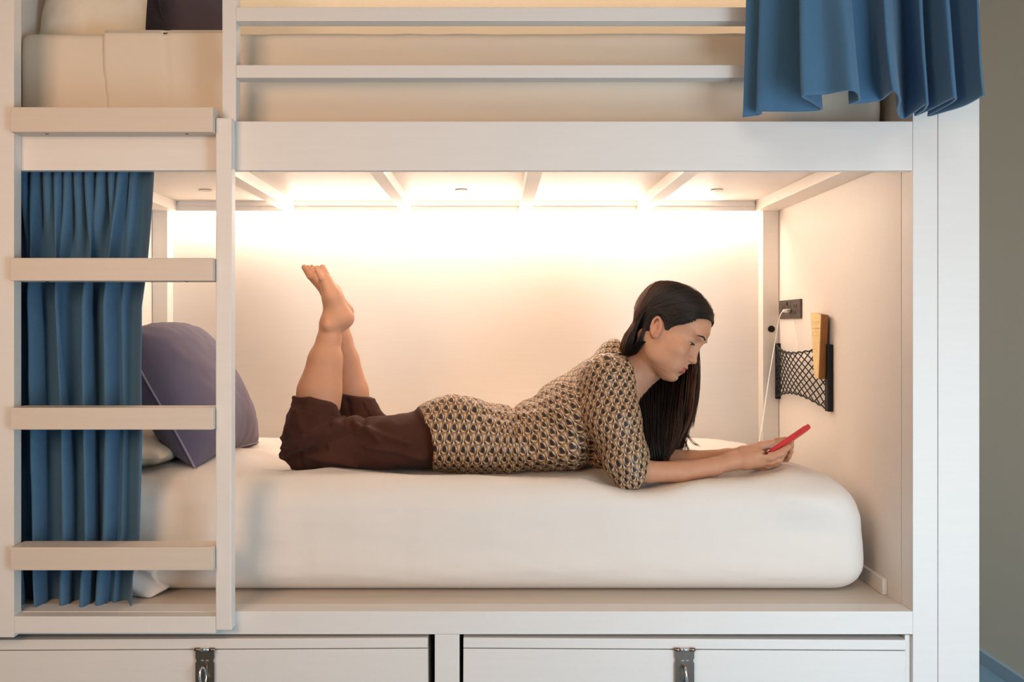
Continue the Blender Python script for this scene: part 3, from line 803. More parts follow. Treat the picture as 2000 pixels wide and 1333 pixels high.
def build_head(res=.0016):
    lo = W(1205, 790, .33)-[0, .19, 0]; hi = np.array([W(1405, 540, .33)[0], .56, W(1300, 525, .33)[2]])
    lo[0] -= .03
    f = Field(lo, hi, res)
    f.add(head_slices(0), HO-hb-.02, HO+hb+.02, 0)
    E = lambda c, r, **k: f.ell(hl(*c), np.array(r)*.001, HR, **k)
    def Cc(a, b, ra, rb, **k): f.cap(hl(*a), hl(*b), ra*.001, rb*.001, **k)
    for sg in (1, -1):
        E((62, 44*sg, -16), (30, 20, 24), k=.022)               # cheek
        E((72, 28*sg, -50), (24, 20, 24), k=.02)                # lower cheek
        E((30, 46*sg, -52), (28, 12, 22), k=.02)                # jaw
        E((102, 31*sg, 21), (13, 17, 11), k=.012, mode='s')     # eye socket
        Cc((102, 13*sg, 42), (88, 46*sg, 44), 4.5, 4, k=.010)  # brow ridge
    E((80, 0, -80), (17, 18, 15), k=.018)                       # chin
    # muzzle
    E((78, 0, -45), (24, 26, 22), k=.016)
    # nose
    Cc((99, 0, 33), (98.5, 0, 12), 6.5, 6.0, k=.011)
    Cc((92, 0, 14), (97, 0, -17), 7.5, 11.5, k=.010)
    Cc((98.5, 0, 12), (108.5, 0, -15), 6.0, 7.0, k=.008)
    E((110, 0, -18), (8, 8.5, 7.2), k=.006)
    for sg in (1, -1):
        E((101, 11.0*sg, -20), (9.0, 5.6, 6.2), k=.005)
        E((105, 6.5*sg, -27), (4.5, 2.6, 3.0), k=.002, mode='s')
    Cc((107, 0, -24), (97, 0, -32), 3, 3, k=.004)
    # lips
    for sg in (1, -1):
        Cc((103, 3*sg, -43), (91, 21*sg, -50), 4.4, 2.0, k=.004)
        Cc((100, 0, -56), (90, 18*sg, -52), 5.6, 2.4, k=.004)
    for sg in (1, -1): Cc((107, 0, -49), (92, 24*sg, -51.5), 1.3, 1.0, k=.002, mode='s')
    E((98, 0, -67), (6, 16, 5), k=.008, mode='s')
    # eyelids
    for sg in (1, -1):
        E((77, 30.5*sg, 19), (14.8, 15.5, 13.6), k=.004)
    for sg in (1, -1):
        c = np.array((77, 30.5*sg, 19.))
        f.chain([hl(*(c+(10.4, -10*sg, -4.6))), hl(*(c+(13.2, 0, -4.4))), hl(*(c+(8.6, 12.5*sg, -2.4)))], [.0026, .0030, .0020], k=.001, mode='s')
        # lid crease
        Cc(c+(16.5, -8*sg, 5.5), c+(12.5, 13*sg, 4.5), 1.2, 1.0, k=.003, mode='s')
    # ears
    for sg in (1, -1):
        ax = np.array([-.38, 0, .925]); fx = np.array([.925, 0, .38]); out = np.array([-.35, .94*sg, 0])
        c0 = np.array([-2, 69*sg, 2.])
        R = np.array([hf*fx[0]+hu_*fx[2], hf*out[0]+hs*out[1], hf*ax[0]+hu_*ax[2]])
        f.ell(hl(*(c0+fx*0+out*2)), np.array([14, 4.5, 25])*.001, R, k=.003)
        f.ell(hl(*(c0+fx*2+out*7.5-ax*3)), np.array([6.5, 4.2, 10])*.001, R, k=.002, mode='s')
        f.ell(hl(*(c0-fx*2+out*8+ax*14)), np.array([7.0, 2.6, 5.0])*.001, R, k=.002, mode='s')
        pts = [c0+fx*(11.5*math.cos(a)-1)+ax*(24*math.sin(a)+1)+out*(6 if a < 3.6 else 4) for a in np.linspace(.3, 4.35, 12)]
        for a, b in zip(pts[:-1], pts[1:]): Cc(a, b, 2.8, 2.8, k=.0025)
        Cc(c0+fx*11+out*5+ax*1, c0+fx*8+out*5-ax*7, 2.8, 3, k=.003)
        f.ell(hl(*(c0+fx*2+out*4-ax*22)), np.array([7.5, 3.2, 8])*.001, R, k=.003)
    # neck and upper chest
    f.chain([hl(-6, 0, -20), W(1258, 712, .375), W(1215, 745, .40)], [.050, .0525, .062], k=.034, sy=1.05)
    f.cap(W(1272, 690, .31), W(1232, 742, .37), .018, .014, k=.02)
    f.cap(W(1215, 750, .40), W(1190, 800, .40), .07, .08, k=.03, sy=1.3)
    V, Fc = f.mesh(); V = relax(V, Fc, 1, .4)
    return V, Fc

def finger(f, pts, rad, k=.003):
    f.chain(Wp(pts), [r*.001 for r in rad], k=k)
def build_arms(res=.0018):
    out = []
    # near arm and hand
    f = Field(W(1185, 960, .12), W(1570, 700, .42), res)
    f.chain(Wp([(1190, 770, .25), (1238, 915, .195), (1265, 922, .20), (1330, 922, .215), (1395, 912, .228), (1428, 901, .235)]),
            [.043, .036, .0265, .0262, .0225, .0205], k=.02)
    f.chain(Wp([(1424, 902, .236), (1456, 897, .24), (1482, 898, .245)]), [.0205, .0275, .0225], k=.015, sy=1.15)
    f.cap(W(1452, 884, .25), W(1478, 881, .258), .0165, .0125, k=.012)
    finger(f, [(1478, 889, .228), (1505, 893, .224), (1524, 886, .226), (1541, 873, .236)], [15, 10.5, 9.0, 7.2], k=.007)       # index
    finger(f, [(1476, 898, .238), (1505, 902, .236), (1522, 898, .240), (1533, 884, .252)], [15, 10, 8.6, 7.2])
    finger(f, [(1472, 904, .250), (1500, 909, .250), (1516, 906, .256), (1526, 893, .268)], [14, 9.4, 8.2, 7])
    finger(f, [(1468, 908, .262), (1492, 914, .265), (1506, 911, .272), (1514, 900, .282)], [13, 8.4, 7.2, 6.2])
    finger(f, [(1462, 879, .262), (1486, 871, .268), (1508, 867, .270), (1526, 863, .272)], [12.5, 10.0, 8.6, 6.6], k=.008)       # thumb
    f.ell(W(1489, 886, .232), (.017, .016, .0050), k=.004, mode='s')
    out.append(f.mesh())
    # far arm and hand
    f = Field(W(1175, 975, .24), np.array([W(1575, 700, .30)[0], .66, W(1300, 690, .5)[2]]), res)
    f.chain(Wp([(1200, 770, .53), (1292, 900, .345), (1350, 902, .335), (1420, 894, .33), (1458, 887, .335)]), [.043, .033, .0285, .022, .019], k=.02)
    f.chain(Wp([(1455, 887, .338), (1485, 884, .345), (1506, 883, .345)]), [.019, .024, .019], k=.015)
    finger(f, [(1500, 874, .345), (1524, 872, .345), (1540, 868, .335), (1546, 862, .318)], [10, 8.6, 7.8, 6.8])
    finger(f, [(1500, 882, .347), (1526, 881, .347), (1542, 878, .336), (1546, 871, .316)], [10, 8.8, 8, 7])
    finger(f, [(1498, 890, .345), (1524, 891, .346), (1540, 889, .336), (1545, 882, .318)], [10, 8.6, 7.8, 6.8])
    finger(f, [(1496, 897, .342), (1518, 900, .342), (1534, 900, .334), (1541, 893, .318)], [9, 7.8, 7, 6.2])
    finger(f, [(1482, 876, .33), (1500, 868, .318), (1518, 862, .308), (1534, 858, .300)], [11, 9, 8, 6.4])
    out.append(f.mesh())
    return merge_np([(relax(V, Fc, 1, .4), Fc) for V, Fc in out])

def foot(f, heel, ank, mid, ball, toes, dirY, sx=1.0):
    f.chain(Wp([ank, mid, ball]), [.026*sx, .0245*sx, .0195*sx], k=.02, sy=[1.15, 1.5])
    f.cap(W(*heel), W(*mid), .0235*sx, .023*sx, k=.02, sy=1.1)
    f.cap(W(*heel), W(*ank), .022*sx, .026*sx, k=.022)
    for a, b, r0, r1 in toes: f.chain([W(*a), W(*b)], [r0*.001, r1*.001], k=.0055)
def build_legs(res=.0022):
    f = Field(W(535, 930, .28), W(745, 500, .64), res)
    # near leg
    f.chain(Wp([(596, 862, .36), (615, 800, .365), (622, 765, .372), (633, 705, .385), (643, 662, .395), (648, 640, .40)]),
            [.046, .054, .0565, .0435, .0320, .0290], k=.02)
    f.cap(W(637, 790, .365), W(652, 700, .385), .034, .016, k=.03)
    f.ell(W(640, 638, .366), (.012, .010, .012), k=.012)            # ankle bone
    foot(f, (672, 622, .40), (648, 632, .40), (650, 582, .40), (636, 549, .398),
         [((627, 543, .372), (622, 534, .369), 8.2, 5.8), ((628, 541, .384), (619, 529, .382), 8.2, 6.0), ((630, 540, .396), (618, 525, .395), 8.4, 6.0),
          ((633, 540, .408), (621, 523, .408), 8.6, 6.2), ((639, 543, .424), (630, 523, .424), 11, 8.8)], 1)
    # far leg
    g = Field(W(560, 930, .38), W(760, 500, .66), res)
    g.chain(Wp([(712, 850, .52), (695, 800, .52), (688, 765, .52), (677, 705, .52), (668, 664, .52), (662, 640, .52)]),
            [.040, .043, .0455, .036, .028, .027], k=.02)
    foot(g, (672, 610, .52), (660, 628, .52), (647, 572, .52), (616, 541, .52),
         [((606, 541, .496), (594, 522, .492), 9.5, 7.8), ((612, 538, .511), (602, 522, .510), 7.6, 6.2), ((617, 536, .524), (609, 521, .523), 7.4, 6.0),
          ((622, 536, .537), (616, 523, .538), 7.0, 5.6), ((626, 538, .55), (622, 528, .55), 6.8, 5.4)], 1, 1.0)
    a = f.mesh(); b = g.mesh()
    return merge_np([(relax(V, Fc, 1, .4), Fc) for V, Fc in (a, b)])

def torso_field(lo, hi, res, off=0.0):
    """pelvis - waist - chest - shoulders; off inflates (clothing)"""
    f = Field(lo, hi, res); o = off
    f.chain(Wp([(862, 848, .43), (925, 853, .43), (1000, 857, .43), (1060, 845, .42), (1120, 812, .41), (1168, 770, .40)]),
            [.086+o, .086+o, .074+o, .084+o, .100+o, .088+o], k=.03, sy=[1.75, 1.65, 1.55, 1.5, 1.45])
    f.ell(W(888, 832, .36), (.085+o, .07+o, .072+o), k=.03); f.ell(W(888, 832, .50), (.085+o, .07+o, .072+o), k=.03)
    f.cap(W(1192, 742, .28), W(1198, 742, .52), .054+o, .052+o, k=.045)
    return f
f = torso_field(W(780, 960, .20), np.array([W(1290, 650, .2)[0], .66, W(1200, 640, .4)[2]]), .005, -.016)
f.chain(Wp([(860, 852, .37), (720, 862, .365), (600, 866, .36)]), [.055, .050, .045], k=.03)
f.chain(Wp([(860, 850, .50), (780, 852, .515), (712, 850, .52)]), [.055, .050, .045], k=.03)
torso = f.mesh(); torso = (relax(torso[0], torso[1], 2), torso[1])
f2 = Field(W(540, 935, .26), np.array([W(900, 760, .3)[0], .64, W(700, 770, .5)[2]]), .005)
f2.chain(Wp([(860, 852, .37), (720, 862, .365), (600, 866, .36)]), [.055, .050, .045], k=.03)
f2.chain(Wp([(860, 850, .50), (780, 852, .515), (712, 850, .52)]), [.055, .050, .045], k=.03)
thighs = f2.mesh()
hd = build_head(); ar = build_arms(); lg = build_legs()
V, Fc = merge_np([hd, ar, lg, torso, thighs])
person = mesh_np('person', V, Fc, M['skin'])
tag(person, 'woman lying on her front in patterned blouse and brown shorts, looking at a phone', 'person')
# tint: lips, cheeks, ears, fingertips
L_ = tolocal(V); nh = len(hd[0]); t = np.zeros(len(V))
f_, s_, u_ = L_[:nh].T
lipu = -44.5-7*np.clip((np.abs(s_)/22), 0, 1)**1.5; lipl = -61+9*np.clip((np.abs(s_)/19), 0, 1)**2
lip = np.clip((lipu+2.5-u_)/1.5+.5, 0, 1)*np.clip((u_-lipl)/1.5+.5, 0, 1)*(np.abs(s_) < 22)*(f_ > 82)
t[:nh] = np.maximum(lip*.9, .18*np.exp(-(((f_-80)/22)**2+((np.abs(s_)-45)/18)**2+((u_+12)/18)**2)))
ear = (np.abs(s_) > 66)*(np.abs(f_+3) < 20)*(np.abs(u_) < 32); t[:nh] = np.maximum(t[:nh], ear*.22)
nose = np.exp(-(((f_-108)/9)**2+(s_/12)**2+((u_+20)/9)**2)); t[:nh] = np.maximum(t[:nh], nose*.15)
set_tint(person, t)

# eyes
for sg in (1, -1):
    bm = bmesh.new(); bmesh.ops.create_uvsphere(bm, u_segments=32, v_segments=20, radius=.0133)
    me = bpy.data.meshes.new('eye'); me.materials.append(M['eye']); me.materials.append(M['iris'])
    c = hl(77, 30.5*sg, 19); gz = (hf*.80-hu_*.42+hs*(.05 if sg > 0 else -.02)); gz /= np.linalg.norm(gz)
    bmesh.ops.translate(bm, verts=bm.verts, vec=c)
    for fa in bm.faces:
        fa.smooth = True; fa.material_index = 1 if (np.array(fa.calc_center_median())-c).dot(gz) > .0116 else 0
    bm.to_mesh(me); bm.free(); link(me, 'eye', None, person)

# surface lookup on the head (project a local ray along +f onto the finished skin)
from mathutils.bvhtree import BVHTree
hb_t = BVHTree.FromPolygons([tuple(q) for q in hd[0]], [tuple(map(int, q)) for q in hd[1]])
def onface(s, u, lift=.0006, d=None):
    o = hl(170, s, u); dr = Vector(-(hf if d is None else d))
    h = hb_t.ray_cast(Vector(o), dr, .15)
    return (np.array(h[0])-np.array(dr)*lift) if h[0] is not None else hl(100, s, u)
# eyebrows and lashes
for sg in (1, -1):
    parts = []
    for k in range(46):
        q = k/45; s = (14+31*q)*sg; u = 42.5+4*math.sin(min(q*1.5, 1)*math.pi*.55)-6*max(q-.5, 0)*2
        wv = 2.2*(1-q)**.5+.5
        for r in range(3):
            du = (r-1)*wv*.55+random.uniform(-.3, .3)
            a = onface(s, u+du-.6); b = onface(s+3.6*sg, u+du+1.2*(1-q)-1.0*q)
            parts.append(tube_np([a, (a+b)/2+hf*.0005, b], [.00045, .00045, .0002], 4))
    V, Fc = merge_np(parts); mesh_np('eyebrow', V, Fc, M['brow'], person)
    c = np.array((77, 30.5*sg, 19.)); parts = []
    line = []
    for k in range(15):
        q = k/14; al = (-.80+1.85*q)
        p = hl(*(c+np.array((14.9*math.cos(al)+.1, 15.6*math.sin(al)*sg, -2.6+.6*q+1.0*math.sin(q*math.pi)))))
        line.append(p)
    line = np.array(line); parts.append(tube_np(line, np.interp(np.arange(15), [0, 7, 14], [.0004, .0011, .0007]), 6))
    for k in range(26):
        q = (k+.5)/26; p = line[int(q*14)]+(line[min(int(q*14)+1, 14)]-line[int(q*14)])*(q*14-int(q*14))
        d = hf*.8-hu_*.35+hs*sg*(q-.3)*1.0; d /= np.linalg.norm(d)
        Lh = .0065*(.7+.5*q)
        parts.append(tube_np([p, p+d*Lh*.5-hu_*.0006, p+d*Lh+hu_*.0012], [.0004, .0003, .0001], 4))
    V, Fc = merge_np(parts); mesh_np('eyelashes', V, Fc, M['brow'], person)

# ------------------------------------------------------------------ blouse
lo = W(785, 962, .13); hi = np.array([W(1300, 650, .1)[0], .68, W(1200, 640, .45)[2]])
f = torso_field(lo, hi, .0036, .012)
# loose front of the blouse hanging from the chest to the bed
f.chain(Wp([(1150, 830, .40), (1185, 870, .37)]), [.095, .070], k=.04, sy=1.25)
f.chain(Wp([(880, 868, .41), (1000, 872, .40), (1110, 866, .38)]), [.062, .060, .070], k=.035, sy=1.9)
# sleeves
slv = Wp([(1190, 748, .27), (1200, 820, .225), (1222, 893, .195), (1234, 925, .190)])
f.chain(slv, [.066, .068, .058, .050], k=.035)
f.chain(Wp([(1198, 745, .52), (1225, 815, .48), (1262, 872, .40)]), [.062, .060, .052], k=.035)
# collar
f.chain(Wp([(1208, 708, .40), (1221, 712, .395)]), [.068, .058], k=.02, sy=1.15)
def plane_cut(p, n):
    p = np.asarray(p); n = np.asarray(n, float)/np.linalg.norm(n)
    return lambda x, y, z: -((x-p[0])*n[0]+(y-p[1])*n[1]+(z-p[2])*n[2])   # keeps the side n points away from (mode 's')
def cut(fd, p, n, k=.003, lo_=None, hi_=None):
    n = np.asarray(n, float)/np.linalg.norm(n); p = np.asarray(p)
    fn = lambda x, y, z: (x-p[0])*n[0]+(y-p[1])*n[1]+(z-p[2])*n[2]
    fd.add(lambda x, y, z: fn(x, y, z), fd.lo if lo_ is None else lo_, (fd.lo+fd.n*fd.res) if hi_ is None else hi_, k, 'i')
# hem: slanted, with a curve (shirt tail)
def hemcut(x, y, z):
    # boundary x as a function of z: (805,797)->(845,830)->(852,870)->(845,912)
    zz = np.array([ZP(p, .38) for p in (960, 912, 870, 830, 800, 785, 760)])[::1]
    xx = np.array([XP(p, .38) for p in (843, 846, 853, 845, 812, 800, 796)])
    bx = np.interp(z, zz, xx)
    return (bx-x)*.8+0*y
f.add(hemcut, f.lo, f.lo+f.n*f.res, .003, 'i')
# neckline (plane across the neck) and V front
pA = W(1229, 712, .40); nA = np.array([.985, 0, .17])
fn_neck = lambda x, y, z: np.maximum((x-pA[0])*nA[0]+(z-pA[2])*nA[2], (W(1200, 800, .4)[2]-z)*10)
bx_ = XP(1236, .33)
def frontcut(x, y, z):
    # front edge of the blouse between the collar and the sleeve
    zz = np.array([ZP(p, .30) for p in (960, 925, 905, 870, 820, 770, 720, 685, 660)])
    xx = np.array([XP(p, .30) for p in (1262, 1270, 1271, 1259, 1245, 1238, 1233, 1228, 1220)])
    return x-np.interp(z, zz, xx)+np.clip(y-.36, 0, 1)*.3
f.add(frontcut, f.lo, f.lo+f.n*f.res, .006, 'i')
# bottom on the bed
f.add(lambda x, y, z: (H-.402-.0*x)-z+0*y, f.lo, f.lo+f.n*f.res, .006, 'i')
# sleeve hem: plane facing down the forearm, hollowed round the arm
sp = W(1257, 930, .19); sn = np.array([.89, -.05, -.42]); sn /= np.linalg.norm(sn)
def slcut(x, y, z):
    return (x-sp[0])*sn[0]+(y-sp[1])*sn[1]+(z-sp[2])*sn[2]
f.add(lambda x, y, z: np.where((z < ZP(880, .2)) & (y < .30), slcut(x, y, z), -.05), f.lo, f.lo+f.n*f.res, .004, 'i')
f.cap(W(1243, 920, .195), W(1280, 924, .20), .036, .040, k=.002, mode='s')
V, Fc = f.mesh(); V = relax(V, Fc, 2)
# uv: distance along the body and round it
sp_ = np.array(Wp([(780, 850, .43), (925, 853, .43), (1000, 857, .43), (1060, 845, .42), (1120, 812, .41), (1195, 745, .40), (1250, 700, .40)]))
def axis_uv(P, A, ref):
    A = spline(A, 60)
    best = np.full(len(P), 1e9); U = np.zeros(len(P)); Vv = np.zeros(len(P)); acc = 0
    rad = np.zeros(len(P))
    for a, b in zip(A[:-1], A[1:]):
        ab = b-a; Ls = np.linalg.norm(ab); t = np.clip((P-a)@ab/Ls**2, 0, 1); c = a+t[:, None]*ab; d = np.linalg.norm(P-c, axis=1)
        tu = (P-a)@ab/Ls**2
        if acc == 0: t = np.minimum(tu, 1)
        if b is A[-1] or np.allclose(b, A[-1]): t = np.maximum(tu, 0) if acc > 0 else tu
        m = d < best; best[m] = d[m]; U[m] = acc+t[m]*Ls
        T = ab/Ls; e1 = ref-T*ref.dot(T); e1 /= np.linalg.norm(e1); e2 = np.cross(T, e1); r = P-c
        Vv[m] = np.arctan2(r[m]@e2, r[m]@e1); acc += Ls
    return U, Vv, best
uS, vS, dS = axis_uv(V, np.array(slv), np.array([0, -1.0, 0]))
uT, vT, dT = axis_uv(V, sp_, np.array([0, -1.0, 0]))
sleeve = (dS < .080) & (V[:, 1] < .33) & ((V-slv[0])@(slv[-1]-slv[0]) > -.01)
N = normals(V, Fc)
# torso: height along the flank; rounded over the back
uvU = uT; uvV = vT*.115
uvU = np.where(sleeve, vS*.064+.3, uvU); uvV = np.where(sleeve, uS+.11, uvV)
# folds: gathers at the waist, diagonal pulls, sleeve creases
Pp = V.copy(); wx = XP(1003, .35)
g1 = np.exp(-((V[:, 0]-wx)/.11)**2)
dxw = V[:, 0]-wx
fold = np.sin((V[:, 2]*1.0-H)*150+np.sin(dxw*22)*2.2+V[:, 1]*70)*g1*.0030
diag = (V[:, 2]-H)*70+V[:, 0]*42
fold += (np.abs(np.sin(diag+noise(V*[9, 9, 9], 2)*5))**.6-.6)*.0045*np.exp(-((V[:, 0]-XP(1010, .35)-((H-.28)-V[:, 2])*1.1)/.13)**2)
fold += (fbm(np.c_[V[:, 0]*10+V[:, 2]*8, V[:, 1]*12, V[:, 2]*22-V[:, 0]*9], 41, 3)-.5)*.013
fold -= .008*np.exp(-(dxw/.007)**2)*(V[:, 2] > H-.30)
fold += np.where(sleeve, (fbm(np.c_[vS*2.0, uS*26, uS*0], 51, 2)-.5)*.008, 0)
fold = np.where(V[:, 0] > XP(1215, .3), fold*.5, fold)
V = V+N*fold[:, None]
bl_ = mesh_np('blouse', V, Fc, M['blouse'], person)
me = bl_.data; uvl = me.uv_layers.new(name='UVMap')
ids = np.zeros(len(me.loops), np.int32); me.loops.foreach_get('vertex_index', ids)
uu = np.stack([uvU[ids], uvV[ids]], 1).reshape(-1, 4, 2)
# unwrap the seam of the angle and faces between sleeve and body
for kk, per in ((1, 2*math.pi*.115), (0, 2*math.pi*.064)):
    a = uu[:, :, kk]; a0 = a[:, :1]; dd = a-a0
    jump = np.abs(dd) > per*.6
    a[:] = np.where(jump, a-np.sign(dd)*per, a)
slf = sleeve[ids].reshape(-1, 4); mixed = slf.any(1) & ~slf.all(1)
Pq = V[ids].reshape(-1, 4, 3)
uu[mixed] = uu[mixed][:, :1]+np.stack([Pq[mixed][:, :, 0]-Pq[mixed][:, :1, 0], Pq[mixed][:, :, 2]-Pq[mixed][:, :1, 2]], -1)
uvl.data.foreach_set('uv', uu.astype(np.float32).ravel())

# ------------------------------------------------------------------ shorts
lo = W(528, 935, .24); hi = np.array([W(905, 740, .3)[0], .68, W(700, 745, .5)[2]])
f = Field(lo, hi, .0034)
f.chain(Wp([(868, 852, .43), (800, 858, .43)]), [.083, .070], k=.03, sy=1.6)
f.ell(W(880, 835, .36), (.075, .07, .068), k=.03); f.ell(W(870, 835, .50), (.080, .07, .070), k=.03)
f.chain(Wp([(860, 856, .375), (760, 864, .37), (660, 866, .365), (598, 868, .362)]), [.070, .070, .068, .060], k=.03, sy=[1.15, 1.1, 1.05])
f.chain(Wp([(600, 866, .362), (611, 820, .366), (621, 780, .372)]), [.070, .066, .0665], k=.02)
f.cap(W(575, 880, .362), W(590, 862, .362), .040, .055, k=.02)
f.chain(Wp([(860, 850, .50), (790, 856, .515), (722, 852, .52)]), [.072, .060, .056], k=.03)
f.chain(Wp([(722, 848, .52), (702, 812, .52), (689, 768, .52)]), [.064, .059, .0575], k=.02)
def cuff(p, n, cpt, r0):
    n = np.asarray(n, float)/np.linalg.norm(n); p = np.asarray(p); c = np.asarray(cpt)
    def fn(x, y, z):
        pl = (x-p[0])*n[0]+(y-p[1])*n[1]+(z-p[2])*n[2]
        dist = np.sqrt((x-c[0])**2+(y-c[1])**2+(z-c[2])**2)
        return np.where((dist < r0) & (y < .448), pl, -.05)
    f.add(fn, f.lo, f.lo+f.n*f.res, .002, 'i')
ax1 = W(633, 705, .385)-W(596, 862, .36); ax2 = W(677, 705, .52)-W(712, 850, .52)
pc1 = W(622, 784, .370); pc2 = W(689, 770, .52)
cuff(pc1, ax1, pc1, .13)
f.cap(pc1+ax1/np.linalg.norm(ax1)*.036, pc1+ax1/np.linalg.norm(ax1)*.042, .0605, .062, k=.003, mode='s')
f.add(lambda x, y, z: np.where((y > .448), (z-pc2[2])*.97+(x-pc2[0])*.18, -.05), lo, hi, .002, 'i')
V, Fc = f.mesh(); V = relax(V, Fc, 2); N = normals(V, Fc)
rid = lambda q: 1-np.abs(2*q-1)
a = fbm(np.c_[V[:, 0]*9-V[:, 2]*14, V[:, 1]*10, V[:, 2]*18+V[:, 0]*10], 61, 3)
kx, kz = XP(590, .36), ZP(875, .36)
rr = np.sqrt((V[:, 0]-kx)**2+(V[:, 2]-kz)**2); an = np.arctan2(V[:, 2]-kz, V[:, 0]-kx)
fold = (a-.45)*.022
fold += (rid(noise(np.c_[an*3.2, rr*6, V[:, 1]*6], 71))-.5)*.012*np.exp(-((rr-.08)/.07)**2)
lines = [((655, 832), (800, 862), .006), ((600, 885), (700, 905), .007), ((560, 868), (640, 845), .006), ((575, 900), (690, 835), -.006), ((700, 836), (745, 858), .006), ((805, 800), (838, 830), .007), ((660, 790), (672, 835), -.005), ((560, 900), (640, 872), -.006), ((610, 842), (690, 825), .004), ((720, 870), (830, 892), .005), ((700, 800), (712, 835), -.005), ((585, 800), (600, 850), .004)]
for (a0, a1), (b0, b1), am in lines:
    A = np.array([XP(a0, .33), ZP(a1, .33)]); Bq = np.array([XP(b0, .33), ZP(b1, .33)]); ab = Bq-A
    q = np.c_[V[:, 0], V[:, 2]]-A; tt = np.clip(q@ab/ab.dot(ab), 0, 1); d = np.linalg.norm(q-tt[:, None]*ab-np.c_[0*tt, .006*np.sin(tt*3.1)], axis=1)
    fold += am*1.9*np.exp(-(d/.0080)**2)*(V[:, 1] < .47)
V = V+N*fold[:, None]
cx_ = (V-pc1)@(ax1/np.linalg.norm(ax1)); nearleg = (np.abs(V[:, 1]-.37) < .09) & (V[:, 0] < XP(680, .37))
V = V+N*(np.where(nearleg, -.0022*np.exp(-((cx_+.030)/.0018)**2)+.0015*np.exp(-((cx_+.004)/.004)**2), 0))[:, None]
sh = mesh_np('shorts', V, Fc, M['short'], person)
# stitched cuff bands
def ring(c, n, r, sy_, ph=0):
    n = n/np.linalg.norm(n); e1 = np.cross(n, [0, 1, 0]); e1 /= np.linalg.norm(e1); e2 = np.cross(n, e1)
    t = np.linspace(0, 2*math.pi, 49); return c+np.cos(t)[:, None]*e1*r+np.sin(t)[:, None]*e2*r*sy_

# ------------------------------------------------------------------ hair
poly_px = [(1420, 640), (1397, 627), (1391, 619), (1381, 615.5), (1368, 617), (1356, 625), (1345, 633), (1334, 636.5), (1320, 638), (1311, 641), (1304, 647), (1299, 643), (1296, 630), (1289, 618), (1278, 616), (1267, 626), (1264, 645), (1266, 660), (1258, 672), (1246, 682), (1238, 700), (1238, 830), (1420, 830)]
def px_to_local(px, py, s):
    """point on the camera ray through (px,py) with local side coordinate s (mm)"""
    o = np.array([0, -D0, H]); d = W(px, py, 0)-o; lo_ = tolocal(o[None])[0]; ld = (d@HR.T)*1000
    t = (s-lo_[1])/ld[1]; return lo_+ld*t
# hairline in the (f,u) plane of the near side of the head; narrower towards the front of the head
LP = []
for px, py in poly_px:
    fw = np.clip((px-1310)/85, 0, 1); s_est = 66*(1-fw)+14*fw
    q = px_to_local(px, py, s_est); LP.append((q[0], q[2]))
LP = np.array(LP)
def poly_sd(fx, ux):
    d = np.full(fx.shape, 1e9, np.float32); ins = np.zeros(fx.shape, bool); n = len(LP)
    for i in range(n):
        a = LP[i]; b = LP[(i+1) % n]; e = b-a
        wx_, wy_ = fx-a[0], ux-a[1]; t = np.clip((wx_*e[0]+wy_*e[1])/(e@e), 0, 1)
        d = np.minimum(d, (wx_-e[0]*t)**2+(wy_-e[1]*t)**2)
        c = ((a[1] <= ux) != (b[1] <= ux)) & (fx < (b[0]-a[0])*(ux-a[1])/((b[1]-a[1]) if b[1] != a[1] else 1e-9)+a[0])
        ins ^= c
    return np.where(ins, -np.sqrt(d), np.sqrt(d))
f = Field(HO-[.15, .13, .13], HO+[.15, .13, .17], .0026)
base = head_slices(.0032)
f.add(base, HO-hb, HO+hb+[0, 0, .02], 0)
f.ell(hl(-42, 0, 40), (.045, .062, .062), HR, k=.03)
f.chain([W(1252, 640, .345), W(1241, 664, .345), W(1229, 683, .35)], [.018, .015, .010], k=.016, sy=1.7)
full = f.mesh(); full = (relax(full[0], full[1], 2), full[1]); fullv = f.v.copy()
def nonhair(x, y, z):
    px, py, pz = (x-HO[0])*1000, (y-HO[1])*1000, (z-HO[2])*1000
    fl = px*hf[0]+py*hf[1]+pz*hf[2]; ul = px*hu_[0]+py*hu_[1]+pz*hu_[2]
    return -poly_sd(fl, ul)/1000
f.add(nonhair, f.lo, f.lo+f.n*f.res, .002, 'i')
cap = f.mesh(); cap = (relax(cap[0], cap[1], 2), cap[1])
cap_n = len(cap[0])
cap_t = BVHTree.FromPolygons([tuple(q) for q in full[0]], [tuple(map(int, q)) for q in full[1]])
HC = hl(15, 0, 30)
def proj(P, lift):
    """push point P out to the hair shell seen from the head centre"""
    d = Vector(P-HC).normalized(); h = cap_t.ray_cast(Vector(np.array(HC)+np.array(d)*.25), -d, .25)
    if h[0] is None: return P
    return np.array(h[0])+np.array(d)*lift
strands = []; tints = []
def add_strand(P, r, tint, n=18, sides=4):
    Q = spline(P, n); rr_ = np.interp(np.linspace(0, 1, n), [0, .1, .8, 1], [r*.7, r, r, r*.3])
    v, fc = tube_np(Q, rr_, sides, cap=False); strands.append((v, fc)); tints.append(np.full(len(v), tint))
mid = [(104, 98), (101, 107), (96, 114), (88, 121), (73, 130), (52, 138), (25, 142), (0, 138), (-28, 128), (-52, 110), (-72, 84), (-84, 55), (-88, 26)]
midp = np.array([(f0_, 0, u_0) for f0_, u_0 in mid], float)
low = px_lo = [(1333, 633), (1318, 634), (1305, 630), (1296, 616), (1282, 611), (1268, 614), (1260, 624), (1252, 632), (1246, 636), (1240, 640), (1236, 640), (1233, 636), (1230, 630)]
gat = [(1250, 676), (1247, 680), (1244, 684), (1240, 687), (1236, 688), (1232, 688), (1228, 689), (1225, 690), (1222, 690), (1219, 690), (1217, 689), (1215, 687), (1213, 685)]
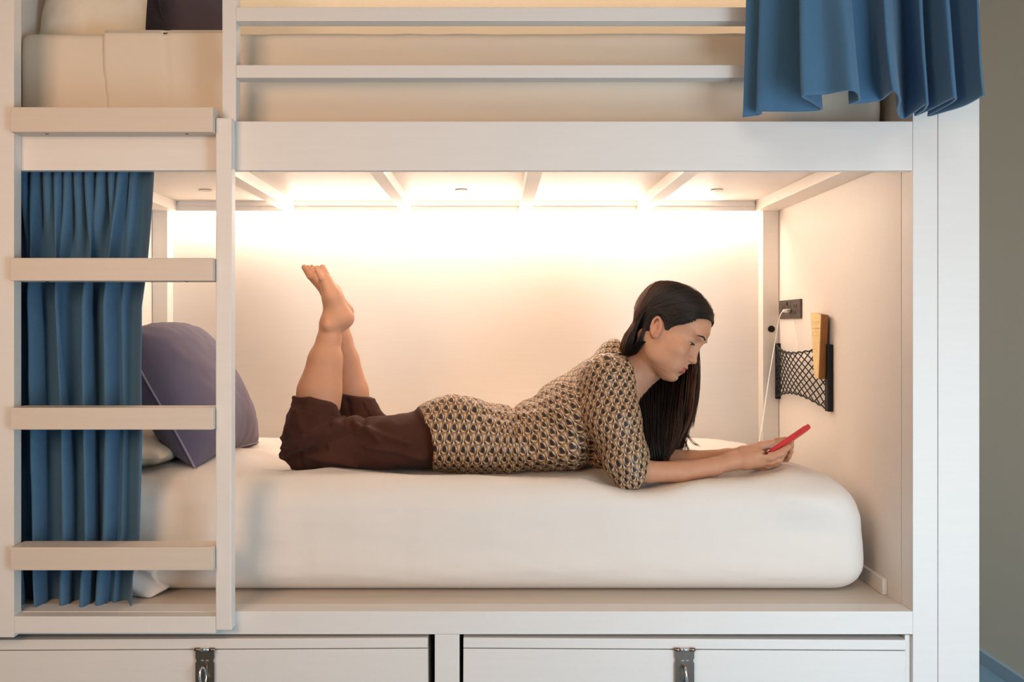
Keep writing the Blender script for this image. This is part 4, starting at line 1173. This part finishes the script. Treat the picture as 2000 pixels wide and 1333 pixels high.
lowp = np.array([px_to_local(x, y, 76-4*i) for i, (x, y) in enumerate(low)])
def lerp_list(A, t):
    t = np.clip(t, 0, 1)*(len(A)-1); i = min(int(t), len(A)-2); return np.asarray(A[i])*(1-(t-i))+np.asarray(A[i+1])*(t-i)
def px3(x, y, s): return hl(*px_to_local(x, y, s))
NS = 1100
for k in range(NS):
    t = (k+random.random())/NS; t2 = np.clip(t+random.gauss(0, .012), 0, 1)
    a = lerp_list(midp, t); b = lerp_list(lowp, t2)
    pts = []; b_px = lerp_list(low, t2)[0]
    lift = random.uniform(.0002, .0028)
    side = np.array((0., 1., 0.))
    for q in (0, .12, .28, .46, .64, .82, 1.0):
        g = a*(1-q)+b*q; g = g+np.array([-4*math.sin(q*math.pi)*(t < .5), 30*math.sin(q*math.pi), 6*math.sin(q*math.pi)])
        pts.append(proj(hl(*g), lift))
    gp_ = lerp_list(gat, t2); Yg = .285+.06*t+random.uniform(-.008, .012)
    m_ = lerp_list([(1266, 660), (1240, 660), (1228, 650)], t)
    G = W(gp_[0]+random.gauss(0, 1.6), gp_[1]+random.gauss(0, 1.6), Yg)
    M_ = pts[-1]*.45+G*.55+np.array([-.006, -.004, .006])
    # cross to the far side behind the neck
    E_ = W(gp_[0]-4+random.gauss(0, 2), gp_[1]+10, Yg+.09)
    if b_px > 1272:
        sp2 = random.random()
        if b_px > 1300: pts.append(proj(px3(1299-2*sp2, 619-9*sp2, 74), lift+.001))
        if b_px > 1284: pts.append(proj(px3(1285, 613-9*sp2, 76), lift+.0015))
        pts.append(proj(px3(1268-3*sp2, 622-9*sp2, 74), lift+.001))
        M_ = px3(1258-4*sp2, 652-6*sp2, 62)
    pts += [M_, G, E_]
    tint = np.clip(.95*np.clip((t-.60)/.25, 0, 1)*random.random()**.8+.12*random.random()*t, 0, 1)
    add_strand(pts, random.uniform(.0006, .0011), tint, 22)
hl_px = [(1397, 625), (1391, 618), (1381, 614), (1368, 615.5), (1356, 623), (1345, 631), (1334, 635), (1320, 637), (1311, 640), (1303, 645), (1300, 640)]
for k in range(420):
    t = random.random()**.85; q = lerp_list(hl_px, t); sd = 16+54*t
    up = random.uniform(-1.5, 4)
    pts = [proj(px3(q[0]-random.uniform(-1, 2), q[1]-up*.3, sd), .0008)]
    dx = q[0]-1292; nn = 3 if dx > 50 else 2
    for j in range(1, nn+1):
        w_ = j/(nn+1); pts.append(proj(px3(q[0]-dx*w_, q[1]*(1-w_)+612*w_-up*1.5-9*math.sin(w_*math.pi)*t, sd*(1-w_)+74*w_), .0012+.0015*random.random()))
    e = random.random()
    pts += [proj(px3(1290-2*e, 614-6*e, 76), .002), proj(px3(1272-3*e, 615-5*e, 74), .003), px3(1261-4*e, 645-6*e, 66)]
    pts.append(W(1246-8*e, 672+5*e, .29)); pts.append(W(1238-10*e, 690, .32))
    add_strand(pts, random.uniform(.0006, .0010), .12*random.random(), 26)
for k in range(420):
    e = random.random(); x0 = 1292-26*e
    pts = [proj(px3(x0+12, 604-3*e, 70), .001), proj(px3(x0-2, 611-8*e+random.uniform(-2, 2), 74), .0025)]
    q = random.random()
    pts += [proj(px3(1267-13*q, 632-3*q, 74), .0012), proj(px3(1265-16*q, 650-2*q, 72), .0012), proj(px3(1258-17*q, 667, 66), .0012), W(1249-16*q, 680+2*q, .285+.02*q), W(1242-16*q, 692, .33)]
    add_strand(pts, random.uniform(.0006, .0010), .25*random.random()**2, 26)
# far side of the head: strands from the parting falling in front of the far shoulder
farlow = [(1364, 690), (1362, 700), (1358, 712), (1350, 722), (1340, 735), (1320, 745), (1300, 748), (1280, 750), (1265, 755), (1255, 760)]
end = [(1350, 838), (1348, 820), (1332, 880), (1325, 890), (1318, 902), (1312, 908), (1300, 913), (1288, 915), (1275, 916), (1264, 914)]
NF = 900
for k in range(NF):
    t = (k+random.random())/NF
    a = lerp_list(midp[:9], t); pts = []
    b = np.array([np.interp(t, [0, 1], [72, -45]), -82+6*random.random(), np.interp(t, [0, 1], [45, 10])])
    lift = random.uniform(.0002, .003)
    for q in (0, .25, .5, .75, 1.0):
        g = a*(1-q)+b*q; g = g+np.array([0, -34*math.sin(q*math.pi), 8*math.sin(q*math.pi)]); pts.append(proj(hl(*g), lift))
    Yf = .425+.05*random.random()-.03*(1-t)*0
    fl_ = lerp_list(farlow, t); en_ = lerp_list(end, np.clip(t+random.gauss(0, .05), 0, 1))
    jx = random.gauss(0, 3)
    pts.append(W(fl_[0]+jx*.4, fl_[1]+random.gauss(0, 3), Yf))
    mx_ = (fl_[0]*.5+en_[0]*.5)+6*math.sin(t*9)+jx; pts.append(W(mx_, fl_[1]*.5+en_[1]*.5, Yf-.01))
    pts.append(W(en_[0]+jx*1.3, en_[1]-abs(random.gauss(0, 7)), Yf-.02))
    tint = np.clip(.55*np.clip(1-t*1.7, 0, 1)*random.random()+.1*random.random(), 0, 1)
    add_strand(pts, random.uniform(.0006, .0012), tint, 22)
# bulk of hair below the chin, in front of the neck and chest
top = [(1232, 772), (1236, 757), (1248, 746), (1262, 738), (1280, 735), (1300, 738), (1318, 735), (1335, 722), (1350, 708), (1361, 700)]
bot = [(1262, 900), (1264, 914), (1270, 915), (1278, 915), (1286, 915), (1293, 914), (1300, 912), (1304, 900), (1318, 880), (1338, 846)]
NB = 1500
for k in range(NB):
    t = random.random(); jit = random.gauss(0, 1)
    a = lerp_list(top, t); b = lerp_list(bot, np.clip(t+random.gauss(0, .045), 0, 1))
    Y0 = random.uniform(.37, .43); Yb = random.uniform(.235, .30) if t < .8 else random.uniform(.30, .38)
    sway = 5*math.sin(t*8+1)+jit*1.5+4*np.clip((t-.6)/.4, 0, 1)
    P = [W(a[0], a[1]-14, Y0+.02), W(a[0]+jit, a[1]+6, Y0-.005), W(a[0]*.6+b[0]*.4+sway*.8, a[1]*.6+b[1]*.4, Y0*.4+Yb*.6), W(a[0]*.25+b[0]*.75+sway, a[1]*.25+b[1]*.75, Yb+.005), W(b[0]+jit*1.2, b[1]-abs(random.gauss(0, 3.5)), Yb)]
    tint = np.clip(.9*np.clip((t-.6)/.4, 0, 1)*random.random()**1.4+.05*random.random(), 0, 1)
    add_strand(P, random.uniform(.0007, .0013), tint, 16)
# loose wisps
for (a, b, c, d) in [((1362, 700), (1362, 765), (1352, 820), (1345, 838)), ((1358, 720), (1345, 800), (1335, 850), (1330, 872)), ((1345, 760), (1338, 830), (1350, 862), (1366, 872)), ((1340, 770), (1332, 835), (1338, 868), (1347, 886)), ((1361, 705), (1358, 780), (1340, 830), (1343, 848)), ((1350, 740), (1340, 800), (1326, 860), (1316, 900))]:
    for r in range(9):
        j = random.gauss(0, 1.8); Yf = .42+random.uniform(-.01, .01)
        add_strand([W(q[0]+j*(.5+i*.3), q[1]+random.gauss(0, 1.5), Yf-.01*i) for i, q in enumerate((a, b, c, d))], .0005, .45*random.random(), 18)
# fly-aways over the crown and curls resting on the forearm
for k in range(60):
    t = random.uniform(.1, .8); a = lerp_list(midp, t); b = lerp_list(midp, min(t+random.uniform(.08, .25), 1))
    s1, s2 = random.uniform(-10, 22), random.uniform(-5, 30)
    pts = [proj(hl(a[0], s1, a[2]), .001), proj(hl(*((a+b)/2+[0, s1, 0])), random.uniform(.002, .007)), proj(hl(b[0], s2, b[2]), random.uniform(.001, .006))]
    add_strand(pts, .0003, .5, 12)
for k in range(16):
    x0 = 1300+random.uniform(-3, 10); add_strand([W(1294+random.uniform(-6, 4), 850, .28), W(x0-2, 885, .25), W(x0, 903+random.uniform(-2, 2), .235), W(x0+8, 912+random.uniform(-3, 3), .215), W(x0+16, 906+random.uniform(-3, 3), .225)], .0008, .9, 12)
v_, f_c = merge_np([cap]+strands)
hair = mesh_np('hair', v_, f_c, M['hair'], person)
set_tint(hair, np.concatenate([np.zeros(cap_n)]+tints))

# ================================================================== the phone
pA_, pB_ = W(1500, 888, .272), W(1575, 837, .272)
lx = pB_-pA_; plen = .148; lx /= np.linalg.norm(lx); ly = np.array([0, 1.0, 0]); 

vd = (pA_+pB_)/2-np.array([0, -D0, H]); vd /= np.linalg.norm(vd)
ly = vd; ly = ly-lx*ly.dot(lx); ly /= np.linalg.norm(ly)
lz_ = np.cross(lx, ly); lz_ = lz_ if lz_[2] > 0 else -lz_
ly = ly*math.cos(-.05)+lz_*math.sin(-.05); lz = np.cross(lx, ly); lz = lz if lz[2] > 0 else -lz
plen = np.linalg.norm(pB_-pA_)+.012
def slab(name, c, hx, hy, hz, bev, m, parent=None):
    bm = bmesh.new(); bmesh.ops.create_cube(bm, size=2)
    for v in bm.verts: v.co = Vector((v.co.x*hx, v.co.y*hy, v.co.z*hz))
    vert = [e for e in bm.edges if abs(e.verts[0].co.z-e.verts[1].co.z) > hz]
    bmesh.ops.bevel(bm, geom=vert, offset=bev, segments=6, affect='EDGES')
    bmesh.ops.bevel(bm, geom=[e for e in bm.edges if e.calc_face_angle(0) > .8], offset=min(hz*.5, .002), segments=3, affect='EDGES')
    R = Matrix(((lx[0], ly[0], lz[0]), (lx[1], ly[1], lz[1]), (lx[2], ly[2], lz[2])))
    for v in bm.verts: v.co = R @ v.co+Vector(c)
    for fa in bm.faces: fa.smooth = False
    me = bpy.data.meshes.new(name); bm.to_mesh(me); bm.free(); return link(me, name, m, parent)
pc = (pA_+pB_)/2
ph = slab('phone', pc, plen/2, .034, .0066, .009, M['red'])
tag(ph, "phone in a bright red case held in the woman's hands", 'phone')
slab('screen', pc+lz*.0062, plen/2-.005, .0295, .0006, .005, M['screen'], ph)
slab('side_button', pc-ly*.0342+lx*.03, .009, .0008, .0018, .0006, M['red'], ph)
